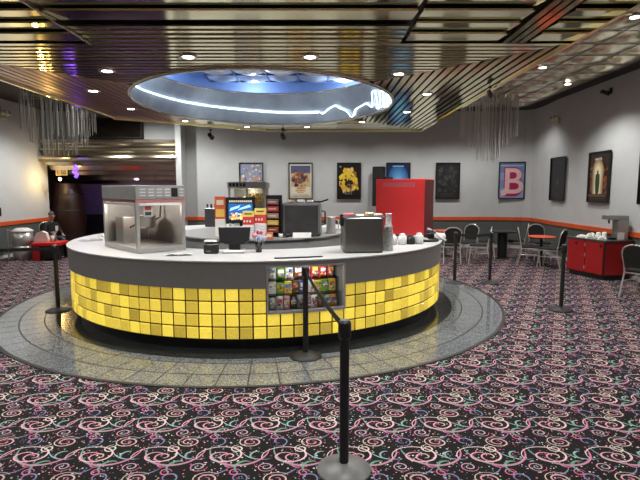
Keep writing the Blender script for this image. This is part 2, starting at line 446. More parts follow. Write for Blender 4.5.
def clip(dst, horiz, sgn, t, w, zone):
    tl = math.tan(R(lean(CY - t) if sgn < 0 else TQ.uniform(-.5, 1.5))) if horiz else math.tan(R(TQ.uniform(-2.0, 2.0)))
    up_in = (sgn < 0) if horiz else True
    # slat at distance t..t+w from the centre, mitred at the diagonals, cut by the round opening
    def cut(d):
        if horiz: q_, off, A_, B_ = sgn * d + .04, .09, 2.325, 1.985
        else: q_, off, A_, B_ = sgn * d - .09, -.04, 1.985, 2.325
        if abs(q_) >= A_: return None
        hf = B_ * math.sqrt(1 - (q_ / A_) ** 2); return off - hf, off + hf
    c0, c1 = cut(t), cut(t + w)
    if c0 is None and c1 is None: segs = [((-t, t), (-t - w, t + w))]
    else:
        m_ = .09 if horiz else -.04
        c0 = c0 or (m_, m_); c1 = c1 or (m_, m_)
        segs = [((-t, c0[0]), (-t - w, c1[0])), ((c0[1], t), (c1[1], t + w))]
    for e0, e1 in segs:
        if e0[1] - e0[0] < .02 or e1[1] - e1[0] < .02: continue
        q = [(e0[0], t), (e0[1], t), (e1[1], t + w), (e1[0], t + w)]
        P = []
        for u, d in q:
            z = ZS + (tl * ((t + w - d) if up_in else (d - t)) if tl > 0 else -tl * (d - t))
            P.append((CX + u, CY + sgn * d, z) if horiz else (CX + sgn * d, CY + u, z))
        slab(dst, keep(P))
b = MB(); t = 1.42
while t < HS - .02:
    clip(b, True, -1, t, .114, 0); clip(b, True, 1, t, .110, 0); t += .122
struct('ceiling_slats', b, 'gold')
b = MB(); t = 1.42
while t < HS - .02: clip(b, False, 1, t, .072, 0); t += .104
struct('ceiling_slats_side', b, 'gold')
b = MB(); t = 1.42
while t < HS - .02: clip(b, False, -1, t, .084, 0); t += .104
struct('ceiling_slats_brown', b, 'copper')
# dark deck above the slats, with the round hole
b = MB(); n = 96; vs = []; 
for i in range(n):
    a = 2 * PI * i / n; c, s_ = math.cos(a), math.sin(a); q = HS / max(abs(c), abs(s_))
    vs += [(EX + 1.99 * c, EY + 2.33 * s_, 3.13), (CX + q * c, CY + q * s_, 3.13)]
for i in range(n):
    P = keep([vs[2 * i], vs[2 * i + 1], vs[(2 * i + 3) % (2 * n)], vs[(2 * i + 2) % (2 * n)]])
    if P: b.add(P, [tuple(range(len(P)))])
b.box(-6.5, 2.3, YF, CY - HS, 3.13, 3.14)
struct('ceiling_deck', b, 'dark')
b = MB(); b.box(CX + HS - .02, CX + HS + .02, YF, CY + HS, 3.07, 4.05); 
xb = -3.88 + (CY + HS - 9.25) * .823 / .568
b.box(-3.90, -3.86, CY - HS, 9.25, 3.07, 4.05); b.prism([(-3.90, 9.25), (-3.86, 9.24), (xb, CY + HS - .02), (xb, CY + HS + .02)], 3.06, 4.05)
b.box(xb, CX + HS, CY + HS - .02, CY + HS + .02, 3.06, 4.05); struct('trim_10', b, 'gold')
# front zones of wide slats
b = MB(); y = CY - HS - .04
k = 0
while y > -1.0:
    y0 = y - .256
    for x0, x1, lim in ((-6.5, -2.13, 9), (-2.09, .74, 4.12), (.78, 1.62, 9), (1.92, 2.28, 9)):
        if y < lim:
            tl = math.tan(R(lean(max(y, 2.4), 5.4, 7.4) if k % 2 else lean(max(y, 2.4), 7.2, 9.6))) * .256
            slab(b, [(x0, y0, ZS - .004), (x1, y0, ZS - .004), (x1, y, ZS - .004 + tl), (x0, y, ZS - .004 + tl)])
    y -= .27; k += 1
struct('ceiling_panels', b, 'goldw')
b = MB(); y = 4.60
while y > 4.13:
    tl = math.tan(R(lean(y))) * .114; slab(b, [(-2.09, y - .114, ZS), (.74, y - .114, ZS), (.74, y, ZS + tl), (-2.09, y, ZS + tl)]); y -= .122
x = 1.66
while x < 1.88: b.box(x, x + .055, -1, 4.55, ZS - .01, ZS + .02); x += .075
struct('ceiling_slats_front', b, 'gold')
b = MB(); b.box(-2.115, -2.10, -1, 4.58, ZS - .02, ZS + .02); struct('trim_11', b, 'trimring')
# pillow tiles on the right
def pillow(b, x0, y0, s, z, hgt, n=8):
    vs = []
    for j in range(n + 1):
        for i in range(n + 1):
            u, v = i / n, j / n
            w = max(0, 1 - ((2 * u - 1) ** 2 + (2 * v - 1) ** 2) / .86); vs.append((x0 + u * s, y0 + v * s, z - hgt * (w ** .8)))
    b.add(vs, [(j * (n + 1) + i, j * (n + 1) + i + 1, (j + 1) * (n + 1) + i + 1, (j + 1) * (n + 1) + i) for j in range(n) for i in range(n)], True)
b = MB(); g = MB(); TZ = 3.9
for i in range(5):
    for j in range(23):
        x0, y0 = 2.34 + i * .6, -1 + j * .6
        if i == 4 and j > 16 : pass
        pillow(b, x0 + .015, y0 + .015, .57, TZ, .055)
for i in range(6): g.box(2.33 + i * .6, 2.36 + i * .6, -1, 12.8, TZ - .004, TZ + .02)
for j in range(24): g.box(2.33, 5.36, -1.012 + j * .6, -.985 + j * .6, TZ - .004, TZ + .02)
struct('ceiling_tiles', b, 'tile'); struct('ceiling_grid', g, 'tilegrid')
b = MB(); b.box(5.36, 5.40, -1, 12.84, TZ - .02, 4.05); b.box(2.33, 5.4, 12.8, 12.84, TZ - .02, 4.05); struct('trim_12', b, 'dark')

# round recess
def hoop(b, lv, n=96):
    m_ = len(lv); vs = [(EX + rx * math.cos(2 * PI * i / n), EY + ry * math.sin(2 * PI * i / n), z) for rx, ry, z in lv for i in range(n)]
    b.add(vs, [(k * n + i, k * n + (i + 1) % n, (k + 1) * n + (i + 1) % n, (k + 1) * n + i) for k in range(m_ - 1) for i in range(n)], True)
b = MB(); hoop(b, [(1.985, 2.325, 3.085), (1.97, 2.31, 3.11), (1.80, 1.80, 3.60)]); struct('ceiling_recess_band', b, 'drum')
b = MB(); hoop(b, [(1.965, 2.305, 3.10), (1.965, 2.305, 3.07), (1.995, 2.335, 3.07), (1.995, 2.335, 3.10)]); hoop(b, [(1.80, 1.80, 3.59), (1.785, 1.785, 3.59), (1.785, 1.785, 3.615), (1.83, 1.83, 3.615)]); struct('trim_13', b, 'trimring')
b = MB(); b.lathe([(1.86, 3.62), (2.7, 3.62), (2.75, 3.66), (2.75, 3.98), (2.6, 4.03), (.001, 4.03)], EX, EY, 96); struct('ceiling_recess', b, 'blue')
b = MB(); g = MB()
for i in range(5):
    for j in range(3): pillow(b, CX - 1.27 + i * .6, 8.25 + j * .6, .57, 3.93, .07)
b.box(CX - 1.29, CX + 1.73, 8.24, 10.03, 3.93, 4.0)
struct('ceiling_recess_tiles', b, 'silver_tile')
for i in range(6): g.box(CX - 1.30 + i * .6, CX - 1.27 + i * .6, 8.22, 10.05, 3.915, 3.96)
for j in range(4): g.box(CX - 1.3, CX + 1.73, 8.22 + j * .6, 8.25 + j * .6, 3.915, 3.96)
struct('ceiling_recess_grid', g, 'blue')

# neon
def npt(a, z):
    u = (z - 3.09) / .51
    return (EX + (1.945 - .17 * u) * math.cos(R(a)), EY + (2.285 - .51 * u) * math.sin(R(a)), z)
def smooth(pts, k=6):
    out = []
    for i in range(len(pts) - 1):
        p = [Vector(pts[max(0, min(len(pts) - 1, j))]) for j in (i - 1, i, i + 1, i + 2)]
        for s in range(k):
            t = s / k
            out.append(tuple(.5 * ((2 * p[1]) + (p[2] - p[0]) * t + (2 * p[0] - 5 * p[1] + 4 * p[2] - p[3]) * t * t + (3 * p[1] - p[0] - 3 * p[2] + p[3]) * t ** 3)))
    return out + [tuple(pts[-1])]
b = MB(); b.tube(smooth([npt(*p) for p in ((64, 3.265), (77, 3.275), (89, 3.29), (101, 3.305), (113, 3.317), (125, 3.323), (137.5, 3.325), (151, 3.32), (166, 3.316), (177, 3.30), (188, 3.27), (200, 3.224))], 5), .0075, 6)
tag(b.build('neon_tube', 'neon'), 'long plain white neon line along the band of the round ceiling recess', 'neon light')
sq = [(63, 3.262), (61.2, 3.24), (56.6, 3.312), (52.1, 3.34), (48.8, 3.287), (46.2, 3.256), (43.6, 3.20), (42.2, 3.13), (40.2, 3.13), (37.7, 3.222), (32.1, 3.258), (27.3, 3.273), (24.4, 3.217), (22.5, 3.2), (20.5, 3.296), (19.5, 3.40), (15.6, 3.40), (15.5, 3.262), (18.2, 3.164), (15.6, 3.135), (11.8, 3.24), (9.2, 3.35), (4.5, 3.32), (6.3, 3.206), (10, 3.12), (6.6, 3.115), (1, 3.18), (-3.0, 3.27), (-6.5, 3.26), (-5, 3.16), (-1, 3.11), (-4, 3.1)]
b = MB(); b.tube(smooth([npt(*p) for p in sq], 5), .0055, 6)
tag(b.build('neon_tube', 'neon'), 'white neon squiggle with tight loops at the right of the ceiling recess', 'neon light')

# ------------------------------------------------------------------ lights
def spot(loc, power, col=(1, .975, .935), size=130, rad=.06, blend=.6, target=None):
    l = bpy.data.lights.new('lamp', 'SPOT'); l.energy = power; l.color = col; l.spot_size = R(size); l.spot_blend = blend; l.shadow_soft_size = rad
    o = bpy.data.objects.new('lamp_light', l); COL.objects.link(o); o.location = loc
    if target:
        d = Vector(target) - Vector(loc); o.rotation_euler = d.to_track_quat('-Z', 'Y').to_euler()
    return o
def point(loc, power, col, rad=.08):
    l = bpy.data.lights.new('lamp', 'POINT'); l.energy = power; l.color = col; l.shadow_soft_size = rad
    o = bpy.data.objects.new('lamp_light', l); COL.objects.link(o); o.location = loc; return o
DL = []
def downlight(x, y, z, label, power=90, grp=None, size=135):
    t = thing('downlight', label, 'ceiling light', (x, y, z), 0, grp)
    b = MB(); b.lathe([(.055, .03), (.058, -.004), (.085, -.010), (.092, -.004), (.092, .012)], 0, 0, 24); b.build('trim_ring', 'trimring', t)
    b = MB(); b.cyl(0, 0, -.003, .01, .056, 20); b.build('lens', 'lens', t)
    spot((x, y, z - .03), power, size=size)
    return t
P_SOFF = 95
ring = [(-1.34, 5.05, 'downlight in the front gold slats before the left half of the recess'), (-.10, 5.05, 'downlight in the front gold slats just before the recess, right of the middle'),
        (.92, 5.77, 'downlight on the slanting slat joint at the right front of the recess'), (-2.42, 5.63, 'downlight in the brown slats beside the left front of the recess'),
        (-3.10, 6.74, 'leftmost downlight in the brown slats near the hanging rods'), (-3.16, 8.21, 'downlight in the brown slats close to the left tip of the recess'),
        (-2.65, 9.63, 'downlight behind the recess at its far left, above the wall end'), (-1.57, 10.54, 'downlight at the back edge of the slats above the colourful collage poster'),
        (-.28, 10.54, 'downlight at the back edge of the slats above the white bordered poster'), (.84, 9.77, 'downlight behind the neon squiggle above the yellow poster'),
        (1.51, 8.53, 'downlight in the diagonal-looking slats right of the neon loops'), (1.51, 6.95, 'rightmost downlight in the light slats right of the recess')]
for x, y, l in ring: downlight(x, y, ZS, l, P_SOFF, 'ring of downlights round the recess')
for x, y, l in ((3.84, 8.54, 'nearer one of two bright downlights in the pillow tiles above the tables'), (4.94, 9.84, 'downlight in the pillow tiles closest to the dark wall edge'), (3.84, 6.1, 'downlight in the pillow tiles at the top right corner of the view')):
    downlight(x, y, TZ - .06, l, 150, 'downlights in the pillow tiles')
# unseen lamps added to fill the lobby and wash its walls
for x, y in ((-4.5, 1.), (-1.5, .5), (.3, 2.8), (-3.2, 3.0), (1.2, -1.5), (-1.5, -2.5)): spot((x, y, 3.02), 110)
for x, y in ((4.5, 3.5), (3.9, 1.), (4.6, -2)): spot((x, y, 3.8), 170)
for x, y in ((-6.2, 5), (-6.4, 8.2), (-6.3, -1), (-6.5, 12.3)): spot((x, y, 3.95), 140)
spot((-4.9, 12.6, 3.95), 240, size=170)  # added wide spot, brightens the dark header wall and canopy
for x in (-3.3, -1.5, .3, 2.1, 3.7): spot((x, 12.9, 3.95), 92)
spot((5.0, 12.95, 4.0), 70)  # added washer, lifts the dim right end of the back wall
# recess: blue cove and neon glow
for k in range(8):
    a = 2 * PI * k / 8 + .2
    point((EX + 2.4 * math.cos(a), EY + 2.4 * math.sin(a), 3.74), 13, (.80, .88, 1), .08)
# recess at the left: violet tube light and warm sign lamp
spot((-6.0, 15.2, 1.75), 22, (.70, .54, 1), 160, .05, .6, (-6.4, 16.6, 1.35))

# ------------------------------------------------------------------ posters
def poster(x, y, rz, w, h, label, art, zc=2.005, fr=.03):
    t = thing('framed_poster', label, 'poster', (x, y, zc), rz, 'framed posters on the walls')
    b = MB()
    for x0, x1, z0, z1 in ((-w / 2, w / 2, -h / 2, -h / 2 + fr), (-w / 2, w / 2, h / 2 - fr, h / 2), (-w / 2, -w / 2 + fr, -h / 2 + fr, h / 2 - fr), (w / 2 - fr, w / 2, -h / 2 + fr, h / 2 - fr)): b.box(x0, x1, -.035, -.002, z0, z1)
    b.build('frame', 'black', t)
    b = MB(); iw, ih = w / 2 - fr + .002, h / 2 - fr + .002
    art(b, iw, ih, t)
    b.build('print', 'print', t)
    return t
LAY = [0]
def base(b, iw, ih, c): b.col = c; b.box(-iw, iw, -.012, -.003, -ih, ih); LAY[0] = .0125
def poly(b, pts, c):
    b.col = c; y = -LAY[0]; LAY[0] += .0003
    b.add([(x, y, z) for x, z in pts], [tuple(range(len(pts)))])
def disc(b, x, z, rx, rz, c, n=24): poly(b, [(x + rx * math.cos(2 * PI * i / n), z + rz * math.sin(2 * PI * i / n)) for i in range(n)], c)
def rect(b, x0, x1, z0, z1, c): poly(b, [(x0, z0), (x1, z0), (x1, z1), (x0, z1)], c)
def blob(b, x, z, r, c, rnd, n=14, sx=1., sz=1.): poly(b, [(x + r * sx * (rnd.uniform(.6, 1.15)) * math.cos(2 * PI * i / n), z + r * sz * rnd.uniform(.6, 1.15) * math.sin(2 * PI * i / n)) for i in range(n)], c)
def art_collage(b, w, h, t):
    q = random.Random(3); base(b, w, h, (.35, .38, .5))
    cs = [(.7, .7, .75), (.3, .4, .7), (.45, .3, .6), (.6, .65, .3), (.25, .5, .35), (.7, .35, .2), (.8, .8, .8), (.15, .2, .4)]
    for i in range(120):
        x, z = q.uniform(-w * .9, w * .9), q.uniform(-h * .92, h * .92); c = q.choice(cs)
        if abs(x - w * .3) < .1 and abs(z + h * .1) < .16: c = q.choice([(.8, .3, .08), (.9, .5, .2), (.9, .75, .4)])
        r = q.uniform(.02, .05); blob(b, max(-w + r * 1.2, min(w - r * 1.2, x)), max(-h + r * 1.2, min(h - r * 1.2, z)), r, c, q, 7)
def art_cream(b, w, h, t):
    q = random.Random(5); base(b, w, h, (.75, .72, .62)); i = .88
    rect(b, -w * i, w * i, -h * .35, h * i, (.62, .48, .30)); rect(b, -w * i, w * i, h * .45, h * i, (.10, .11, .22))
    for k in range(60):
        x = q.gauss(0, w * .33); z = q.gauss(h * .2, h * .2)
        if abs(x) > w * .72 or not -h * .3 < z < h * .62: continue
        blob(b, x, z, q.uniform(.03, .07), q.choice([(.30, .10, .05), (.45, .18, .08), (.12, .06, .05), (.6, .3, .14), (.2, .12, .12), (.05, .04, .05)]), q)
    rect(b, -w * i, w * i, -h * .88, -h * .38, (.78, .72, .55))
    blob(b, 0, -h * .42, .1, (.55, .38, .2), q, 16, 1.6, .5)
    rect(b, -w * .45, w * .45, -h * .60, -h * .54, (.55, .22, .05)); rect(b, -w * .3, w * .3, -h * .68, -h * .64, (.5, .25, .08))
    for k in range(3): rect(b, -w * .7, w * .7, -h * (.76 + .04 * k), -h * (.745 + .04 * k), (.45, .4, .3))
def art_flame(b, w, h, t):
    q = random.Random(8); base(b, w, h, (.012, .009, .008))
    for k in range(120):
        x = q.gauss(-w * .16, w * .55); z = q.gauss(-h * .12, h * .3)
        if abs(x) > w * .80 or not -h * .58 < z < h * .66: continue
        blob(b, x, z, q.uniform(.04, .085), q.choice([(.80, .52, .02), (.88, .66, .06), (.62, .30, .02), (.35, .14, .03), (.85, .6, .2)]), q, 11, .8, 1.2)
    disc(b, 0, h * .12, w * .56, h * .44, (.82, .60, .05)); 
    for k in range(16): blob(b, q.uniform(-.12, .14), q.uniform(-h * .1, h * .36), .03, q.choice([(.3, .15, .02), (.9, .75, .2), (.55, .32, .02)]), q, 9)
    blob(b, .0, -h * .16, .11, (.02, .012, .01), q, 14, 1.1, 1.1); blob(b, .05, -.0, .05, (.05, .02, .01), q); blob(b, -.1, .03, .045, (.04, .02, .01), q); blob(b, .0, -h * .22, .05, (.25, .16, .13), q, 12, 1.2, .7)
    rect(b, -w * .32, w * .30, -h * .78, -h * .60, (.45, .48, .42))
    for k in range(5): rect(b, -w * .25 + k * .055, -w * .25 + .035 + k * .055, -h * .71, -h * .63, (.03, .03, .02))
    for k in range(14): rect(b, -w * .95 + k * w * .135, -w * .95 + k * w * .135 + .03, -h * .8, -h * (.70 - .1 * q.random()), (.012, .009, .008))
    disc(b, -w * .78, h * .82, .03, .03, (.25, .25, .3))
def art_blue(b, w, h, t):
    base(b, w, h, (.015, .03, .09))
    for k in range(14):
        s = 1 - k / 16; poly(b, [(w * .95 * s * math.cos(PI * i / 16) , h * .05 + h * .88 * s * math.sin(PI * i / 16)) for i in range(17)] + [(-w * .6 * s, -h * .7 * s), (w * .6 * s, -h * .7 * s)], (.02 + .012 * k, .10 + .028 * k, .34 + .035 * k))
    rect(b, -w * .5, w * .5, h * .82, h * .88, (.35, .55, .8))
def art_grey(b, w, h, t):
    q = random.Random(12); base(b, w, h, (.022, .022, .024))
    for k in range(60):
        g = q.uniform(.015, .075); blob(b, q.uniform(-w * .75, w * .75), q.uniform(-h * .6, h * .75), q.uniform(.03, .075), (g, g, g * 1.05), q, 9)
    for k in range(6): rect(b, -w * .6, w * .5, -h * (.72 + .035 * k), -h * (.71 + .035 * k), (.10, .10, .10))
def art_letter(b, w, h, t):
    base(b, w, h, (.20, .28, .50))
    rect(b, -w, w, h * .45, h, (.16, .24, .46)); rect(b, -w, w, h * .05, h * .45, (.26, .34, .55)); rect(b, -w, w, -h, -h * .45, (.30, .36, .56))
    for k in range(7): disc(b, -w * .8 + k * w * .26, h * .84, .05, .018, (.42, .50, .66))
    m1, m2 = solid('pale_pink_print', (.80, .50, .52)), solid('rose_print', (.55, .06, .14))
    disc(b, .06, .14, .22, .25, (.42, .02, .09)); disc(b, .08, -.20, .235, .27, (.42, .02, .09)); rect(b, -.22, .06, -.47, .39, (.42, .02, .09))
    text('B', 'letter', m1, 1.06, t, Matrix.Translation((.04, -.0165, -.06)) @ FRONT, .0005, .012)
    poly(b, [(-w * .9, -h * .62), (-w * .5, -h * .42), (-w * .3, -h * .5), (-w * .45, -h * .85), (-w * .8, -h * .9)], (.80, .50, .52))
def art_dark(b, w, h, t):
    base(b, w, h, (.012, .012, .013))
    for k in range(6): disc(b, 0, -h * .18, .13 - .018 * k, .13 - .018 * k, (.014 + .008 * k,) * 3)
    for k in range(5): rect(b, -w * .5, w * .5, -h * (.72 + .04 * k), -h * (.71 + .04 * k), (.06, .055, .05))
    rect(b, -w * .35, w * .35, h * .78, h * .80, (.08, .08, .08))
def art_arch(b, w, h, t):
    q = random.Random(4); base(b, w, h, (.035, .022, .016))
    for k in range(70):
        s = q.choice((-1, 1)); blob(b, s * q.uniform(w * .38, w * .85), q.uniform(-h * .72, h * .4), q.uniform(.02, .05), q.choice([(.28, .06, .03), (.40, .11, .05), (.12, .04, .03), (.20, .10, .05)]), q, 8)
    for k in range(9):
        s = 1 - k * .075; a = w * .62 * s; pts = [(a * math.cos(PI * i / 16), h * .22 + a * 1.25 * math.sin(PI * i / 16)) for i in range(17)] + [(-a * .95, -h * .70), (a * .95, -h * .70)]
        poly(b, pts, (.18 + .085 * k, .08 + .085 * k, .03 + .055 * k))
    g = (.035, .06, .03)
    disc(b, 0, h * .20, .028, .04, g); poly(b, [(-.075, h * .10), (-.03, h * .14), (.03, h * .14), (.075, h * .10), (.085, -h * .22), (.06, -h * .62), (.045, -h * .70), (.005, -h * .70), (-.005, -h * .70), (-.05, -h * .70), (-.06, -h * .62), (-.085, -h * .22)], g)
    poly(b, [(-.012, h * .22), (.012, h * .22), (0, h * .30)], g)
    rect(b, -w * .9, w * .9, -h * .82, -h * .72, (.16, .08, .05))
    for i, x in enumerate((-.11, -.05, .0, .06, .11)): blob(b, x, h * .74, .032, (.55, .5, .45), q, 8)
    rect(b, -w * .75, w * .75, -h * .90, -h * .885, (.2, .15, .1))
PW, PH = .72, 1.085
for x, l, a in ((-2.05, 'black framed poster of a multicoloured collage above the silver popcorn warmer', art_collage), (-.58, 'black framed poster with a cream border and a brown group picture', art_cream), (.865, 'black framed poster with a yellow glowing shape on black', art_flame),
                (2.335, 'black framed blue poster half hidden behind the tall red machine', art_blue), (3.82, 'black framed dark grey poster right of the tall red machine', art_grey)):
    poster(x, 14.47, 0, PW, PH, l, a)
poster(5.68, 14.33, R(-12), .74, 1.085, 'black framed poster with a big pink letter B near the wall corner', art_letter, 2.02)
def rposter(y0, y1, l, a, zc=2.02): poster(6.07, (y0 + y1) / 2, R(-90), abs(y1 - y0), 1.10, l, a, zc)
rposter(11.95, 12.72, 'nearly black framed poster on the side wall right of the pink letter poster', art_dark)
rposter(10.12, 10.92, 'black framed poster of a dark figure in a glowing arch on the right wall', art_arch)
rposter(8.45, 9.18, 'black framed dark poster cut off by the right edge of the view', art_dark)

# ------------------------------------------------------------------ round bar
bar = thing('concession_counter', 'large round concession counter with lit yellow glass blocks below a grey band', 'counter', (CX, CY, 0))
A0, A1 = -82.5, -64.5
b = MB(); b.ring(2.60, 2.72, .006, .14, n=120); b.build('kick_base', 'kick', bar)
b = MB(); b.ring(2.66, 2.806, .14, .70, A1, A0 + 360, 114); b.ring(2.66, 2.806, .14, .42, A0, A1, 6); b.build('block_grout', 'dark', bar)
b = MB(); q = random.Random(21)
for k in range(120):
    a0 = A0 + 3 * k
    for j in range(4):
        if k < 6 and j >= 2: continue
        z0 = .14 + j * .14
        v = q.random(); s = .66 + .34 * min(1, v * 1.3)
        if q.random() < (.27 if j < 3 else .5): s *= .64
        b.col = (.86 * s, (.58 + .07 * s) * s, .075 * s)
        da = .17
        # pillow-faced block
        vs = []
        for r, m_ in ((2.75, 0), (2.812, 0), (2.824, .16)):
            for (u, w) in ((a0 + da + m_, z0 + .0075 + m_ * .06), (a0 + 3 - da - m_, z0 + .0075 + m_ * .06), (a0 + 3 - da - m_, z0 + .1325 - m_ * .06), (a0 + da + m_, z0 + .1325 - m_ * .06)):
                vs.append((r * math.cos(R(u)), r * math.sin(R(u)), w))
        fs = [(8, 9, 10, 11)]
        for l in (0, 4):
            for i in range(4): fs.append((l + i, l + (i + 1) % 4, l + 4 + (i + 1) % 4, l + 4 + i))
        b.add(vs, fs)
b.build('glass_block_wall', 'block', bar)
b = MB(); b.ring(2.70, 2.84, .70, .985, A1, A0 + 360, 114); b.ring(2.70, 2.84, .945, .985, A0, A1, 12); b.build('fascia', 'fascia', bar)
b = MB(); b.ring(1.86, 2.855, .985, 1.0, n=120); b.build('countertop', 'laminate', bar)
b = MB(); b.ring(1.92, 1.98, .006, .985, n=120); b.build('inner_panel', 'island', bar)
# display case set into the bar
case = MB(); case.ring(2.30, 2.34, .42, .945, A0, A1, 12); case.ring(2.34, 2.82, .42, .432, A0, A1, 12); case.ring(2.34, 2.80, .930, .945, A0, A1, 12)
case.ring(2.34, 2.82, .432, .93, A0, A0 + .3, 1); case.ring(2.34, 2.82, .432, .93, A1 - .3, A1, 1)
co = case.build('display_case', 'greybase', bar)
b = MB(); b.ring(2.815, 2.85, .42, .452, A0, A1, 12); b.ring(2.815, 2.85, .925, .945, A0, A1, 12); b.ring(2.815, 2.85, .452, .925, A0, A0 + .4, 1); b.ring(2.815, 2.85, .452, .925, A1 - .4, A1, 1)
b.build('case_frame', 'steel', co)
b = MB(); b.ring(2.826, 2.830, .45, .927, A0 + .3, A1 - .3, 12); b.build('pane', 'pane', co)
SH = (.432, .605, .765); RS = (2.70, 2.66, 2.62)
b = MB()
for z, r in zip(SH[1:], RS[1:]): b.ring(2.34, r + .10, z - .008, z, A0 + .3, A1 - .3, 12)
b.build('shelf', 'acryl', co)
l = bpy.data.lights.new('lamp', 'AREA'); l.shape = 'RECTANGLE'; l.size = .6; l.size_y = .04; l.energy = 2.2; l.color = (1, .96, .9)
am = R((A0 + A1) / 2); o = bpy.data.objects.new('case_light', l); COL.objects.link(o); o.location = (CX + 2.76 * math.cos(am), CY + 2.76 * math.sin(am), .92); o.rotation_euler = (0, 0, am + PI / 2)
# candy in the case
CN = {'red': (.62, .03, .05), 'yellow': (.75, .60, .06), 'green': (.18, .42, .06), 'white': (.78, .76, .72), 'brown': (.16, .07, .03), 'pink': (.72, .22, .36), 'blue': (.08, .16, .50), 'orange': (.75, .25, .04), 'grey': (.38, .37, .36), 'black': (.03, .03, .03)}
ORD = ['first', 'second', 'third', 'fourth', 'fifth', 'sixth', 'seventh', 'eighth', 'ninth', 'tenth']
ROWS = [(['grey', 'white', 'pink', 'black', 'grey', 'pink', 'white', 'brown', 'grey', 'orange'], 'bottom', 'bag', .083, .155),
        (['white', 'green', 'yellow', 'brown', 'blue', 'white', 'yellow', 'green', 'yellow'], 'middle', 'box', .086, .14),
        (['white', 'green', 'white', 'brown', 'white', 'red', 'red', 'red'], 'top', 'bag', .096, .14)]
def candy(shape, w, h, c, a, r, z, label):
    x, y = CX + r * math.cos(R(a)), CY + r * math.sin(R(a))
    t = thing('candy_' + shape, label, 'candy', (x, y, z), R(a) + PI / 2 + random.uniform(-.12, .12), 'candy packs in the glass display case')
    b = MB(); b.col = c
    if shape == 'box': b.box(-w / 2, w / 2, -.02, .02, 0, h, .004)
    else:
        vs = []; n = 6
        for sgn in (-1, 1):
            for j in range(n + 1):
                for i in range(n + 1):
                    u, v = i / n * 2 - 1, j / n * 2 - 1
                    d = .024 * max(0, (1 - u ** 4) * (1 - v ** 4)) ** .6 + .001
                    vs.append((u * w / 2 * (1 - .05 * (1 - v * v)), sgn * d, (v + 1) / 2 * h))
        fs = []
        for s in (0, 49):
            for j in range(n):
                for i in range(n): k = s + j * 7 + i; fs.append((k, k + 1, k + 8, k + 7))
        b.add(vs, fs, True)
        b.box(-w / 2, w / 2, -.002, .002, h - .012, h)
    b.build('wrapper', 'prod', t)
    b = MB(); q = random.Random(int(a * 1000 + z * 100))
    b.col = q.choice([(.8, .76, .6), (.75, .55, .08), (.6, .05, .05), (.85, .85, .82), (.1, .2, .5)])
    y = -.0225 if shape == 'box' else -.0262
    b.box(-w * .36, w * .36, y, y + .003, h * .48, h * .78)
    for _ in range(7):
        b.col = q.choice([(.05, .04, .04), (.8, .78, .7), (.6, .06, .08), (.7, .5, .08), (.12, .3, .1), (.35, .34, .33), (.25, .1, .35), (.65, .3, .4)])
        x0, z0 = q.uniform(-w * .42, w * .2), q.uniform(h * .08, h * .75); y -= .0004
        b.prism([(x0, z0), (x0 + q.uniform(.01, .03), z0 + q.uniform(-.01, .012)), (x0 + q.uniform(.015, .04), z0 + q.uniform(.008, .03)), (x0 + q.uniform(-.004, .008), z0 + q.uniform(.012, .03))], y, y + .003, 'y')
    b.build('printed_panel', 'prod', t)
for (cs, sh, kind, w, h), z, r in zip(ROWS, SH, RS):
    for i, c in enumerate(cs):
        a = A0 + 1.4 + (A1 - A0 - 3.1) * i / (len(cs) - 1)
        candy(kind, w * random.uniform(.88, 1.), h * random.uniform(.85, 1.1), CN[c], a, r, z + .001, '%s candy %s, %s from left on the %s level of the lit glass case' % (c, kind, ORD[i], sh))

# inner island
isl = thing('island_counter', 'round grey service island standing inside the concession counter', 'counter', (CX, CY, 0))
b = MB(); b.cyl(0, 0, 0, 1.05, 1.28, 64); b.build('body', 'island', isl)
b = MB(); b.cyl(0, 0, 1.05, 1.07, 1.31, 64); b.build('countertop', 'islandtop', isl)
ZI, ZC = 1.0705, 1.0005

